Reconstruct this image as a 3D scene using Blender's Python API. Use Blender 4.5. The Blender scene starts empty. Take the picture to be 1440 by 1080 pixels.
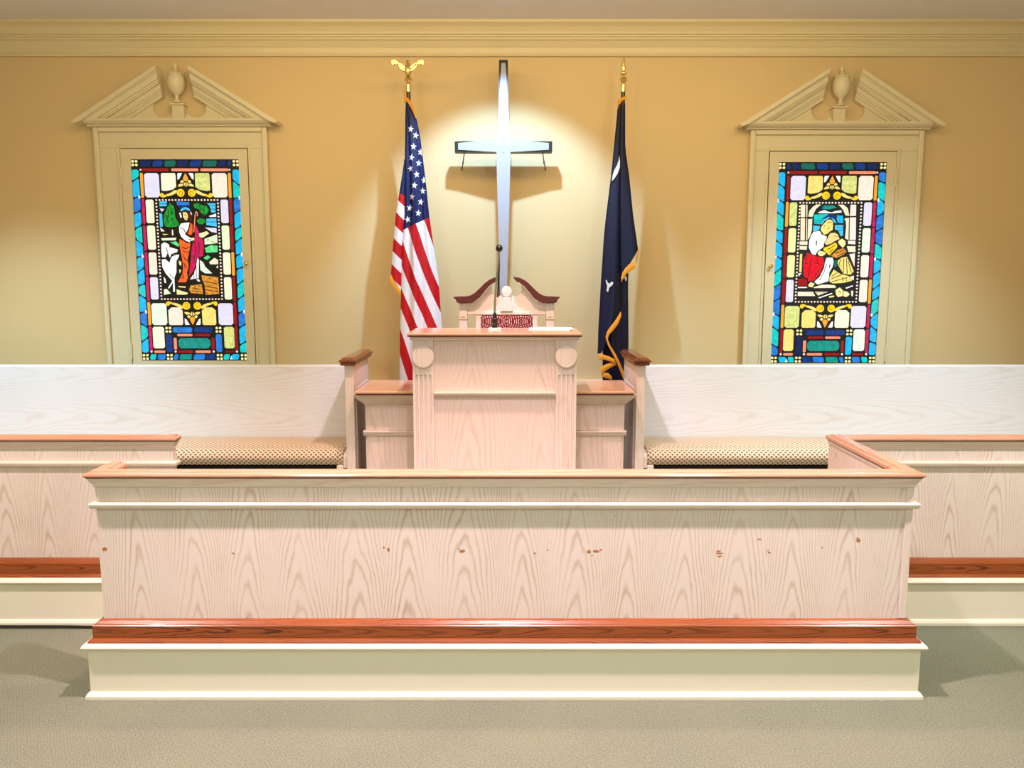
import bpy, bmesh, math, random
from mathutils import Vector
random.seed(7)
PI = math.pi
scene = bpy.context.scene
col = scene.collection

# ------------------------------------------------------------------ camera
cam_d = bpy.data.cameras.new('camera')
cam_d.sensor_fit = 'HORIZONTAL'; cam_d.sensor_width = 36.0
cam_d.lens = 28.75; cam_d.shift_x = 8 / 1440
cam_d.clip_start = 0.05; cam_d.clip_end = 60
cam = bpy.data.objects.new('camera', cam_d); col.objects.link(cam)
cam.location = (0, 0, 1.55)
cam.rotation_euler = (math.radians(90 - 7.529), 0, 0)
scene.camera = cam

# ------------------------------------------------------------------ light
scene.view_settings.view_transform = 'Standard'
scene.view_settings.look = 'None'
scene.view_settings.gamma = 1.0
scene.view_settings.use_curve_mapping = False
scene.view_settings.exposure = 0.0
w = bpy.data.worlds.new('world'); scene.world = w; w.use_nodes = True
w.node_tree.nodes['Background'].inputs[0].default_value = (0.9, 0.9, 0.8, 1)
w.node_tree.nodes['Background'].inputs[1].default_value = 0.02

def lamp(name, kind, loc, energy, color, aim=None, size=0.1, size_y=None, spot=None, blend=0.2):
    d = bpy.data.lights.new(name, kind); d.energy = energy; d.color = color
    if kind == 'AREA':
        d.size = size
        if size_y: d.shape = 'RECTANGLE'; d.size_y = size_y
        else: d.shape = 'DISK'
    else:
        d.shadow_soft_size = size
    if kind == 'SPOT':
        d.spot_size = math.radians(spot); d.spot_blend = blend
    o = bpy.data.objects.new(name, d); col.objects.link(o); o.location = loc
    if aim is not None:
        o.rotation_euler = (Vector(aim) - Vector(loc)).to_track_quat('-Z', 'Y').to_euler()
    return o
# lamps of the church: warm downlights over the platform, a cool spot on the cross, cool downlights over the pews; added fills for the rear rails, nave and upper wall
lamp('downlight_front', 'SPOT', (0.0, 2.36, 3.04), 640, (1.0, .73, .80), (0.0, 2.36, 0), .045, spot=90, blend=.7)
lamp('rail_fill_left', 'SPOT', (-2.4, 2.4, 3.04), 340, (1.0, .82, .80), (-2.4, 2.6, 0), .06, spot=110, blend=.8)  # added fill that lifts the left rear rail, no known fixture
lamp('rail_fill_right', 'SPOT', (2.4, 2.4, 3.04), 340, (1.0, .92, .92), (2.4, 2.6, 0), .06, spot=110, blend=.8)  # same kind of added fill, for the right rear rail
lamp('downlight_pulpit', 'SPOT', (-0.04, 3.45, 3.04), 165, (1.0, .62, .64), (-0.04, 3.6, .2), .045, spot=92, blend=.6)
lamp('cross_spot', 'SPOT', (-0.02, 4.13, 3.04), 195, (.34, .62, 1.0), (-0.02, 5.25, 1.44), .03, spot=72, blend=.5)
lamp('downlight_left', 'SPOT', (-3.0, 3.75, 3.04), 300, (.50, .77, 1.0), (-2.9, 4.65, .6), .08, spot=70, blend=.8)
lamp('downlight_right', 'SPOT', (2.2, 3.75, 3.04), 240, (.56, .80, 1.0), (2.1, 4.75, .7), .08, spot=74, blend=.8)
for xx, yy in ((-1.3, 0.3), (1.3, 0.3), (-1.3, -2.6), (1.3, -2.6)):
    lamp('nave_fill', 'POINT', (xx, yy, 2.3), 46, (.80, 1.0, .92), size=.16)  # added fills behind the camera, brightening ceiling and upper wall
lamp('warm_wash', 'AREA', (0, 3.6, 3.05), 54, (1.0, .74, .34), (0, 4.6, 1.5), 4.0, .3)  # added broad fill that warms the upper back wall


# ------------------------------------------------------------------ node helpers
class NT:
    def __init__(s, name):
        s.m = bpy.data.materials.new(name); s.m.use_nodes = True
        s.t = s.m.node_tree; s.b = s.t.nodes['Principled BSDF']
    def n(s, typ, **kw):
        nd = s.t.nodes.new(typ)
        for k, v in kw.items(): setattr(nd, k, v)
        return nd
    def put(s, sock, v):
        if hasattr(v, 'is_output') or isinstance(v, bpy.types.NodeSocket): s.t.links.new(v, sock)
        else: sock.default_value = v
    def math(s, op, a, b=0.0, c=None, clamp=False):
        nd = s.n('ShaderNodeMath', operation=op); nd.use_clamp = clamp
        s.put(nd.inputs[0], a); s.put(nd.inputs[1], b)
        if c is not None: s.put(nd.inputs[2], c)
        return nd.outputs[0]
    def mix(s, f, a, b, mode='MIX'):
        nd = s.n('ShaderNodeMix', data_type='RGBA', blend_type=mode)
        s.put(nd.inputs[0], f)
        for i, v in ((6, a), (7, b)):
            s.put(nd.inputs[i], v if not isinstance(v, tuple) else (*v[:3], 1))
        return nd.outputs[2]
    def xyz(s, out):
        nd = s.n('ShaderNodeSeparateXYZ'); s.t.links.new(out, nd.inputs[0]); return nd.outputs
    def comb(s, x, y, z):
        nd = s.n('ShaderNodeCombineXYZ')
        for i, v in enumerate((x, y, z)): s.put(nd.inputs[i], v)
        return nd.outputs[0]
    def noise(s, vec, scale, detail=2.0, rough=0.5, dist=0.0):
        nd = s.n('ShaderNodeTexNoise'); s.t.links.new(vec, nd.inputs['Vector'])
        nd.inputs['Scale'].default_value = scale; nd.inputs['Detail'].default_value = detail
        nd.inputs['Roughness'].default_value = rough; nd.inputs['Distortion'].default_value = dist
        return nd.outputs['Fac']
    def obj(s): return s.n('ShaderNodeTexCoord').outputs['Object']
    def uv(s): return s.n('ShaderNodeTexCoord').outputs['UV']
    def bump(s, h, strength=0.2, dist=0.002):
        nd = s.n('ShaderNodeBump'); nd.inputs['Strength'].default_value = strength
        nd.inputs['Distance'].default_value = dist
        s.t.links.new(h, nd.inputs['Height']); s.t.links.new(nd.outputs[0], s.b.inputs['Normal'])
    def base(s, c, rough=0.5, metal=0.0, spec=0.5, coat=0.0):
        s.put(s.b.inputs['Base Color'], c if not isinstance(c, tuple) else (*c[:3], 1))
        s.b.inputs['Roughness'].default_value = rough; s.b.inputs['Metallic'].default_value = metal
        s.b.inputs['Specular IOR Level'].default_value = spec
        s.b.inputs['Coat Weight'].default_value = coat; s.b.inputs['Coat Roughness'].default_value = 0.12
        return s.m

def lin(r, g, b):
    f = lambda c: (c / 255 / 12.92) if c <= 10 else ((c / 255 + 0.055) / 1.055) ** 2.4
    return (f(r), f(g), f(b))

M = {}
def plain(name, c, rough=0.5, metal=0.0, spec=0.5, vary=0.06, scale=30):
    t = NT(name); o = t.obj(); f = t.noise(o, scale, 3)
    f = t.math('MULTIPLY', f, vary * 2)
    M[name] = t.base(t.mix(f, c, tuple(x * 0.6 for x in c)), rough, metal, spec)
    return M[name]

def wood(name, base, dark, along='Z', strip=0.19, k=8.0, c=22.0, line=0.55, pores=0.25, rough=0.4, coat=0.0, spec=0.4, blotch=0.12, wob=1.2):
    t = NT(name); x, y, z = t.xyz(t.obj())
    if along == 'Z': ac, al = t.math('ADD', x, y), z
    elif along == 'X': ac, al = t.math('ADD', z, t.math('MULTIPLY', y, 0.8)), x
    else: ac, al = t.math('ADD', x, t.math('MULTIPLY', z, 0.9)), y
    lowv = t.comb(t.math('MULTIPLY', ac, 3.0), t.math('MULTIPLY', al, 1.2), 0.0)
    low = t.noise(lowv, 1.0, 2)
    s = t.math('ADD', t.math('DIVIDE', ac, strip), t.math('MULTIPLY', low, 0.5))
    idx = t.math('FLOOR', s); fr = t.math('SUBTRACT', t.math('SUBTRACT', s, idx), 0.5)
    wn = t.n('ShaderNodeTexWhiteNoise', noise_dimensions='1D'); t.put(wn.inputs['W'], idx)
    rnd = wn.outputs['Value']
    fr2 = t.math('POWER', t.math('ABSOLUTE', fr), 1.7)
    jit = t.noise(t.comb(t.math('MULTIPLY', ac, 26.0), t.math('MULTIPLY', al, 7.0), rnd), 1.0, 3)
    ph = t.math('ADD', t.math('MULTIPLY', al, k), t.math('MULTIPLY', rnd, 9.0))
    ph = t.math('ADD', ph, t.math('MULTIPLY', fr2, t.math('ADD', c * 0.75, t.math('MULTIPLY', rnd, c * 0.5))))
    ph = t.math('ADD', ph, t.math('MULTIPLY', jit, wob))
    sn = t.math('SINE', t.math('MULTIPLY', ph, 2 * PI))
    ln = t.math('POWER', t.math('ADD', t.math('MULTIPLY', sn, 0.5), 0.5), 4.5)
    pv = t.comb(t.math('MULTIPLY', ac, 420.0), t.math('MULTIPLY', al, 14.0), 0.0)
    po = t.noise(pv, 1.0, 2, 0.6)
    po = t.math('MULTIPLY', t.math('SUBTRACT', po, 0.5, clamp=True), pores * 2.2)
    patch = t.noise(t.comb(t.math('MULTIPLY', ac, 9.0), t.math('MULTIPLY', al, 3.0), 3.0), 1.0, 2)
    amp = t.math('MULTIPLY', t.math('SUBTRACT', patch, 0.22, clamp=True), line * 2.2)
    f = t.math('ADD', t.math('MULTIPLY', ln, amp), po, clamp=True)
    big = t.noise(t.comb(t.math('MULTIPLY', ac, 4.0), t.math('MULTIPLY', al, 1.5), 8.0), 1.0, 2)
    b0 = t.mix(t.math('MULTIPLY', big, blotch * 2), base, tuple(v * 0.72 for v in base))
    cc = t.mix(f, b0, dark)
    t.bump(t.math('MULTIPLY', f, -1.0), 0.15, 0.0012)
    M[name] = t.base(cc, rough, 0, spec, coat); return M[name]

# whitewashed oak, mahogany
OAK, OAKD = lin(229, 213, 203), lin(178, 144, 116)
wood('oak_panel', OAK, OAKD, 'Z', 0.20, 8.0, 22.0, 0.62, 0.22, 0.42)
wood('oak_plain', lin(229, 211, 200), lin(190, 152, 122), 'Z', 0.16, 3.0, 10.0, 0.28, 0.16, 0.42)
wood('oak_rail', lin(230, 212, 198), lin(188, 152, 120), 'X', 0.12, 2.0, 6.0, 0.3, 0.16, 0.4)
wood('oak_pew', lin(222, 219, 220), lin(204, 186, 172), 'X', 0.30, 4.0, 17.0, 0.5, 0.12, 0.4)
wood('oak_pulpit', lin(228, 206, 194), lin(196, 154, 126), 'Z', 0.34, 5.0, 30.0, 0.42, 0.16, 0.42)
wood('oak_rail_y', lin(228, 206, 186), lin(188, 150, 118), 'Y', 0.12, 2.0, 6.0, 0.3, 0.16, 0.4)
wood('oak_top', lin(226, 176, 146), lin(196, 134, 104), 'X', 0.12, 2.0, 8.0, 0.35, 0.15, 0.22, 0.4)
wood('mahogany', lin(146, 74, 30), lin(74, 24, 6), 'X', 0.075, 5.0, 11.0, 1.1, 0.2, 0.28, 0.35, wob=2.2)
wood('mahogany_cap', lin(206, 148, 120), lin(152, 84, 58), 'X', 0.07, 1.6, 5.0, 0.5, 0.15, 0.2, 0.6)
wood('mahogany_cap_y', lin(168, 84, 54), lin(106, 40, 20), 'Y', 0.07, 1.6, 5.0, 0.5, 0.15, 0.2, 0.6)
wood('mahogany_pew', lin(124, 70, 44), lin(62, 24, 14), 'Y', 0.08, 2.0, 5.0, 0.6, 0.15, 0.25, 0.4)
wood('mahogany_dark', lin(84, 30, 22), lin(44, 10, 8), 'X', 0.08, 2.0, 5.0, 0.6, 0.1, 0.3, 0.3)
plain('trim_paint', lin(226, 211, 174), 0.38, vary=0.03)
plain('white_paint', lin(236, 228, 208), 0.35, vary=0.03)
plain('crown_paint', lin(228, 211, 168), 0.4, vary=0.03)
plain('black', lin(18, 17, 18), 0.35, vary=0.1)
plain('seat_shade', lin(30, 24, 20), 0.8)  # near-black standing in for the shade beneath the pew cushions
plain('lead', lin(8, 6, 6), 0.6, vary=0.1)
plain('brass', lin(226, 190, 100), 0.22, 1.0)
plain('gold', lin(236, 208, 140), 0.26, 1.0)
plain('steel', lin(190, 190, 190), 0.25, 1.0)
plain('pole_wood', lin(60, 22, 18), 0.3)
plain('cross_white', lin(166, 167, 180), 0.45, vary=0.02)
plain('cross_dark', lin(24, 26, 26), 0.4)
plain('paper', lin(248, 246, 250), 0.7, vary=0.02)
plain('scuff', lin(186, 118, 66), 0.7, vary=0.4, scale=200)
plain('ceiling_paint', lin(234, 233, 236), 0.8, vary=0.02)

def wall_mat():
    t = NT('wall_paint'); o = t.obj()
    f = t.noise(o, 1.3, 3); g = t.noise(o, 160, 2)
    c = t.mix(t.math('MULTIPLY', f, 0.25), WALL, tuple(v * 0.9 for v in WALL))
    t.bump(g, 0.12, 0.001); M['wall_paint'] = t.base(c, 0.55, 0, 0.35)
WALL = lin(224, 195, 144)
wall_mat()
def carpet_mat():
    t = NT('carpet'); o = t.obj(); x, y, z = t.xyz(o)
    d = t.math('ADD', x, t.math('MULTIPLY', y, 0.6))
    wv = t.math('ADD', t.math('MULTIPLY', t.math('SINE', t.math('MULTIPLY', d, 560.0)), 0.5), 0.5)
    wv2 = t.math('ADD', t.math('MULTIPLY', t.math('SINE', t.math('MULTIPLY', t.math('SUBTRACT', x, t.math('MULTIPLY', y, 1.4)), 420.0)), 0.5), 0.5)
    f = t.noise(o, 150, 4, 0.8); g = t.noise(o, 3.0, 3)
    f = t.math('ADD', t.math('MULTIPLY', t.math('SUBTRACT', f, 0.5), 2.6), 0.5, clamp=True)
    h = t.math('ADD', t.math('MULTIPLY', wv, 0.10), t.math('ADD', t.math('MULTIPLY', wv2, 0.14), t.math('MULTIPLY', f, 0.76)))
    c = t.mix(t.math('MULTIPLY', h, 0.9, clamp=True), lin(66, 71, 57), lin(146, 150, 132))
    c = t.mix(t.math('MULTIPLY', g, 0.3), c, lin(150, 150, 116))
    t.bump(h, 0.6, 0.004); M['carpet'] = t.base(c, 0.95, 0, 0.1)
carpet_mat()
def cushion_mat():
    t = NT('cushion_fabric'); u, v, _ = t.xyz(t.uv())
    def cell(p, s, off):
        q = t.math('ADD', t.math('DIVIDE', p, s), off)
        return t.math('MULTIPLY', t.math('SUBTRACT', t.math('FRACT', q), 0.5), s)
    def dots(off):
        a, b = cell(u, 0.0262, off), cell(v, 0.0262, off)
        r = t.math('SQRT', t.math('ADD', t.math('MULTIPLY', a, a), t.math('MULTIPLY', b, b)))
        return t.math('LESS_THAN', r, 0.0062)
    d = t.math('MAXIMUM', dots(0.0), dots(0.5))
    c = t.mix(t.math('MULTIPLY', d, 0.85), lin(222, 200, 172), lin(110, 74, 56))
    n = t.noise(t.obj(), 500, 2); t.bump(n, 0.3, 0.001)
    M['cushion_fabric'] = t.base(c, 0.9, 0, 0.1)
cushion_mat()
def brocade_mat():
    t = NT('red_brocade'); x, y, z = t.xyz(t.obj())
    a = t.math('MULTIPLY', t.math('SUBTRACT', t.math('FRACT', t.math('ADD', t.math('DIVIDE', x, 0.16), 0.5)), 0.5), 0.16)
    a = t.math('SUBTRACT', t.math('ABSOLUTE', a), 0.0)
    zz = t.math('MULTIPLY', t.math('SUBTRACT', t.math('FRACT', t.math('DIVIDE', t.math('SUBTRACT', z, 0.05), 0.09)), 0.5), 0.09)
    def rings(cx):
        q = t.math('SUBTRACT', a, cx)
        return t.math('SQRT', t.math('ADD', t.math('MULTIPLY', q, q), t.math('MULTIPLY', zz, t.math('MULTIPLY', zz, 0.6))))
    r1 = rings(0.078); r2 = rings(0.0)
    w1 = t.math('ADD', t.math('MULTIPLY', t.math('SINE', t.math('MULTIPLY', r1, 620.0)), 0.5), 0.5)
    w2 = t.math('ADD', t.math('MULTIPLY', t.math('SINE', t.math('MULTIPLY', r2, 480.0)), 0.5), 0.5)
    f = t.math('GREATER_THAN', t.math('MULTIPLY', w1, w2), 0.38)
    c = t.mix(f, lin(122, 32, 40), lin(214, 172, 160))
    M['red_brocade'] = t.base(c, 0.8, 0, 0.15)
brocade_mat()
def cloth(name, c, rough=0.6, sheen=0.3):
    t = NT(name); o = t.obj(); n = t.noise(o, 700, 2); g = t.noise(o, 8, 2)
    t.bump(n, 0.15, 0.0006); t.b.inputs['Sheen Weight'].default_value = sheen
    M[name] = t.base(t.mix(t.math('MULTIPLY', g, 0.3), c, tuple(v * 0.6 for v in c)), rough, 0, 0.3)
cloth('flag_navy', lin(9, 13, 46), 0.5, 0.0); cloth('flag_white', lin(222, 220, 224), 0.6, 0.1)
cloth('fringe_gold', lin(226, 152, 30), 0.6, 0.2)
def us_mat():
    t = NT('flag_stripes'); u, v, _ = t.xyz(t.uv())
    red = t.math('LESS_THAN', t.math('FRACT', u), 0.5)
    can = t.math('LESS_THAN', v, 0.0)
    c = t.mix(red, lin(218, 211, 216), lin(178, 10, 22))
    c = t.mix(can, c, lin(14, 24, 74))
    n = t.noise(t.obj(), 700, 2); t.bump(n, 0.15, 0.0006)
    M['flag_stripes'] = t.base(c, 0.5, 0, 0.3)
us_mat()
def glass_mat(name, c, grain=0.25, scale=220):
    grain, scale = GRAIN.get(name, (grain, scale))
    t = NT('glass_' + name); o = t.obj()
    f = t.noise(o, scale, 3, 0.7); g = t.noise(o, 35, 2)
    k = t.math('ADD', t.math('MULTIPLY', t.math('SUBTRACT', f, 0.5), grain * 3), t.math('MULTIPLY', t.math('SUBTRACT', g, 0.5), grain * 1.5))
    k = t.math('ADD', k, 1.0)
    cc = t.mix(1.0, c, t.comb(k, k, k), 'MULTIPLY')
    t.put(t.b.inputs['Emission Color'], cc); t.b.inputs['Emission Strength'].default_value = GLOW
    M['glass_' + name] = t.base(tuple(v * 0.2 for v in c), 0.15, 0, 0.4)
GLOW = 1.08
GRAIN = dict(gr=(.9, 70), gb=(.7, 90), am=(.8, 60), yg=(.5, 160), ye=(.4, 160), la=(.22, 200), ob=(.5, 50), cr=(.5, 40), red=(.4, 40), te=(.4, 60), cy=(.4, 50), bl=(.5, 50), nv=(.6, 50), gt=(.6, 80), mi=(.3, 200))
GC = dict(cy=(20,176,232), bl=(34,120,206), sk=(70,190,236), te=(10,196,196), gt=(10,140,128), nv=(12,52,122), dn=(14,34,82),
          rd=(150,18,28), cr=(196,22,84), dr=(110,16,24), og=(246,160,50), sa=(246,140,110), wh=(246,246,246), la=(218,214,240),
          cm=(246,240,206), yg=(206,212,130), pk=(252,224,208), mi=(222,244,216), yl=(246,200,40), ye=(240,214,120), py=(250,234,160),
          gr=(24,140,48), gb=(90,214,130), pg=(222,240,198), ob=(238,98,40), sk2=(250,226,176), am=(206,138,52), br=(120,62,28),
          be=(238,224,192), bp=(240,222,210), red=(216,16,40), hb=(74,28,22), pc=(246,206,130), gn=(20,96,84))
for kk, vv in GC.items(): glass_mat(kk, lin(*vv))

# ------------------------------------------------------------------ mesh helpers
BASE = {}
class MB:
    def __init__(s): s.v = []; s.f = []; s.uv = None
    def add(s, vs, fs):
        o = len(s.v); s.v += [tuple(p) for p in vs]; s.f += [tuple(i + o for i in f) for f in fs]; return s
    def box(s, x0, x1, y0, y1, z0, z1):
        return s.add([(x0,y0,z0),(x1,y0,z0),(x1,y1,z0),(x0,y1,z0),(x0,y0,z1),(x1,y0,z1),(x1,y1,z1),(x0,y1,z1)],
                     [(0,3,2,1),(4,5,6,7),(0,1,5,4),(1,2,6,5),(2,3,7,6),(3,0,4,7)])
    def prism(s, poly, ax, a0, a1):
        n = len(poly)
        mk = {'y': lambda p, a: (p[0], a, p[1]), 'x': lambda p, a: (a, p[0], p[1]), 'z': lambda p, a: (p[0], p[1], a)}[ax]
        return s.add([mk(p, a0) for p in poly] + [mk(p, a1) for p in poly],
                     [tuple(range(n)), tuple(range(2*n-1, n-1, -1))] + [(i, (i+1) % n, (i+1) % n + n, i + n) for i in range(n)])
    def lathe(s, prof, cx, cy, n=20, sx=1, sy=1):
        vs = []; m = len(prof)
        for r, z in prof:
            for i in range(n):
                a = 2*PI*i/n; vs.append((cx + sx*r*math.cos(a), cy + sy*r*math.sin(a), z))
        fs = [(j*n+i, j*n+(i+1) % n, (j+1)*n+(i+1) % n, (j+1)*n+i) for j in range(m-1) for i in range(n)]
        fs += [tuple(range(n-1, -1, -1)), tuple(range((m-1)*n, m*n))]
        return s.add(vs, fs)
    def tube(s, pts, r, n=8):
        pts = [Vector(p) for p in pts]; vs = []; m = len(pts)
        rs = r if isinstance(r, (list, tuple)) else [r]*m
        for j, p in enumerate(pts):
            d = (pts[min(j+1, m-1)] - pts[max(j-1, 0)]).normalized()
            a = d.cross(Vector((0, 1, 0.01)) if abs(d.y) < 0.9 else Vector((1, 0, 0))).normalized(); b = d.cross(a)
            vs += [tuple(p + (a*math.cos(2*PI*i/n) + b*math.sin(2*PI*i/n))*rs[j]) for i in range(n)]
        fs = [(j*n+i, j*n+(i+1) % n, (j+1)*n+(i+1) % n, (j+1)*n+i) for j in range(m-1) for i in range(n)]
        fs += [tuple(range(n-1, -1, -1)), tuple(range((m-1)*n, m*n))]
        return s.add(vs, fs)
    def sweep(s, path, prof, prev=None, nxt=None):
        """closed (out, z) profile along a 2-D path; 'out' is to the right of travel; mitred corners"""
        P = [Vector(p) for p in path]; m = len(P); n = len(prof); vs = []
        for j in range(m):
            a = (P[j] - P[j-1]) if j else ((P[0] - Vector(prev)) if prev else None)
            b = (P[j+1] - P[j]) if j < m-1 else ((Vector(nxt) - P[j]) if nxt else None)
            a = a or b; b = b or a
            a = a.normalized(); b = b.normalized()
            na, nb = Vector((a.y, -a.x)), Vector((b.y, -b.x))
            h = (na + nb).normalized(); k = 1 / max(0.2, h.dot(na))
            for o, z in prof:
                q = P[j] + h*k*o; vs.append((q.x, q.y, z))
        fs = [(j*n+i, j*n+(i+1) % n, (j+1)*n+(i+1) % n, (j+1)*n+i) for j in range(m-1) for i in range(n)]
        fs += [tuple(range(n-1, -1, -1)), tuple(range((m-1)*n, m*n))]
        return s.add(vs, fs)
    def sheet(s, rows, th, uvs=None):
        """thick cloth: grid of front points (rows top to bottom), thickness th going +Y"""
        m = len(rows); n = len(rows[0])
        vs = [p for r in rows for p in r] + [(p[0], p[1]+th, p[2]) for r in rows for p in r]
        N = m*n; fs = []
        for j in range(m-1):
            for i in range(n-1):
                q = (j*n+i, j*n+i+1, (j+1)*n+i+1, (j+1)*n+i)
                fs += [q, tuple(N+k for k in reversed(q))]
        rim = [i for i in range(n)] + [j*n+n-1 for j in range(1, m)] + [(m-1)*n+i for i in range(n-2, -1, -1)] + [j*n for j in range(m-2, 0, -1)]
        for a, b in zip(rim, rim[1:]+rim[:1]): fs.append((b, a, N+a, N+b))
        if uvs is not None: s.uv = [u for r in uvs for u in r]*2
        return s.add(vs, fs)
    def loft(s, rings, uvs=None):
        m = len(rings); n = len(rings[0]); vs = [p for r in rings for p in r]
        fs = [(j*n+i, j*n+(i+1) % n, (j+1)*n+(i+1) % n, (j+1)*n+i) for j in range(m-1) for i in range(n)]
        fs += [tuple(range(n-1, -1, -1)), tuple(range((m-1)*n, m*n))]
        if uvs is not None: s.uv = [u for r in uvs for u in r]
        return s.add(vs, fs)
    def ball(s, c, r, n=12, m=8, sc=(1, 1, 1)):
        prof = [(max(1e-4, r*math.sin(PI*j/m)), -r*math.cos(PI*j/m)) for j in range(m+1)]
        t = MB().lathe(prof, 0, 0, n)
        return s.add([(c[0]+p[0]*sc[0], c[1]+p[1]*sc[1], c[2]+p[2]*sc[2]) for p in t.v], t.f)
    def build(s, name, mat, parent=None, bevel=0.0, smooth=False, seg=1, kind=None, label=None):
        me = bpy.data.meshes.new(name)
        b = BASE.get(parent, Vector((0, 0, 0)))
        bm = bmesh.new()
        vs = [bm.verts.new((p[0]-b[0], p[1]-b[1], p[2]-b[2])) for p in s.v]
        ul = bm.loops.layers.uv.new('UVMap') if s.uv else None
        for f in s.f:
            try: fc = bm.faces.new([vs[i] for i in f])
            except ValueError: continue
            if ul:
                for l, i in zip(fc.loops, f): l[ul].uv = s.uv[i]
        if not ul: bmesh.ops.remove_doubles(bm, verts=bm.verts, dist=1e-5)
        bmesh.ops.recalc_face_normals(bm, faces=bm.faces)
        if bevel:
            es = [e for e in bm.edges if len(e.link_faces) == 2 and e.calc_face_angle(0) > 0.5]
            bmesh.ops.bevel(bm, geom=es, offset=bevel, segments=seg, profile=0.5, affect='EDGES', clamp_overlap=True)
        if smooth:
            for f in bm.faces: f.smooth = True
        bm.to_mesh(me); bm.free()
        if smooth: me.set_sharp_from_angle(angle=math.radians(38))
        me.materials.append(M[mat])
        o = bpy.data.objects.new(name, me); col.objects.link(o)
        if parent: o.parent = parent; BASE[o] = b
        if kind: o['kind'] = kind
        if label: o['label'] = label
        return o

def tag(o, label, cat, group=None, kind=None):
    o['label'] = label; o['category'] = cat
    if group: o['group'] = group
    if kind: o['kind'] = kind
    return o
def thing(name, label, cat, loc=(0, 0, 0), group=None, kind=None):
    o = bpy.data.objects.new(name, None); col.objects.link(o); o.location = loc
    o.empty_display_size = 0.1; BASE[o] = Vector(loc)
    return tag(o, label, cat, group, kind)
def solid(mb, name, mat, label, cat, loc, kind=None, **kw):
    """a one-mesh thing with its origin at loc"""
    mb.v = [(p[0]-loc[0], p[1]-loc[1], p[2]-loc[2]) for p in mb.v]
    o = mb.build(name, mat, None, **kw); o.location = loc
    return tag(o, label, cat, None, kind)
def interp(tab, x):
    if x <= tab[0][0]: return tab[0][1:]
    for a, b in zip(tab, tab[1:]):
        if x <= b[0]:
            k = (x-a[0])/(b[0]-a[0]); return tuple(p+(q-p)*k for p, q in zip(a[1:], b[1:]))
    return tab[-1][1:]
# ================================================================== THE SETTING
RX, RY0, RY1, RZ = 3.6, -6.0, 5.25, 3.07
solid(MB().box(-RX, RX, RY0, RY1, -0.06, 0), 'floor', 'carpet', 'greenish grey woven carpet floor', 'floor', (0, 0, 0), 'structure')
solid(MB().box(-RX, RX, RY0, RY1, RZ, RZ+0.06), 'ceiling', 'ceiling_paint', 'pale grey painted ceiling', 'ceiling', (0, 0, RZ), 'structure')
solid(MB().box(-RX-0.1, RX+0.1, RY1, RY1+0.1, 0, RZ), 'wall_back', 'wall_paint', 'ochre yellow wall behind the pews', 'wall', (0, RY1, 0), 'structure')
solid(MB().box(-RX-0.1, -RX, RY0, RY1, 0, RZ), 'wall_left', 'wall_paint', 'ochre yellow side wall on the left', 'wall', (-RX, 0, 0), 'structure')
solid(MB().box(RX, RX+0.1, RY0, RY1, 0, RZ), 'wall_right', 'wall_paint', 'ochre yellow side wall on the right', 'wall', (RX, 0, 0), 'structure')
solid(MB().box(-RX-0.1, RX+0.1, RY0-0.1, RY0, 0, RZ), 'wall_front', 'wall_paint', 'yellow wall behind the viewer', 'wall', (0, RY0, 0), 'structure')
crown = [(0, 2.885), (.022, 2.885), (.026, 2.893), (.022, 2.902), (.012, 2.906), (.014, 2.935), (.022, 2.945), (.036, 2.968), (.05, 2.977),
         (.052, 2.986), (.064, 2.988), (.066, 2.997), (.078, 2.999), (.082, 3.012), (.1, 3.036), (.122, 3.05), (.13, 3.052), (.13, 3.0698), (0, 3.0698)]
solid(MB().sweep([(-RX, 2.0), (-RX, RY1), (RX, RY1), (RX, 2.0)], crown), 'trim_1', 'crown_paint', 'cream crown moulding under the ceiling', 'moulding', (0, RY1, 2.885), 'structure')
solid(MB().sweep([(-RX, RY1), (RX, RY1)], [(0, .21), (.02, .21), (.02, .85), (.032, .862), (.032, .880), (.012, .884), (0, .884)]), 'trim_2', 'white_paint',
      'white chair rail board low on the back wall', 'moulding', (0, RY1, .21), 'structure')

# platform one step up, with a white riser
pf = thing('platform', 'one step platform with white painted riser and nosing', 'platform', (0, 2.83, 0), kind='structure')
PX0, PX1, PF, PR = -1.535, 1.52, 2.845, 3.49
path = [(-RX, PR), (PX0, PR), (PX0, PF), (PX1, PF), (PX1, PR), (RX, PR)]
MB().prism([(-RX+.001, PR+.02), (PX0+.02, PR+.02), (PX0+.02, PF+.02), (PX1-.02, PF+.02), (PX1-.02, PR+.02), (RX-.001, PR+.02), (RX-.001, RY1-.001), (-RX+.001, RY1-.001)], 'z', 0.001, 0.208).build('deck', 'carpet', pf)
MB().sweep(path, [(-.02, .001), (0, .001), (0, .195), (-.02, .195)]).build('riser', 'white_paint', pf)
MB().sweep(path, [(-.10, .192), (.008, .192), (.015, .196), (.018, .203), (.015, .21), (.009, .213), (-.10, .213)]).build('nosing', 'white_paint', pf, smooth=True)
MB().sweep(path, [(-.001, .001), (.014, .001), (.014, .014), (.008, .024), (-.001, .028)]).build('shoe_moulding', 'white_paint', pf)

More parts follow.
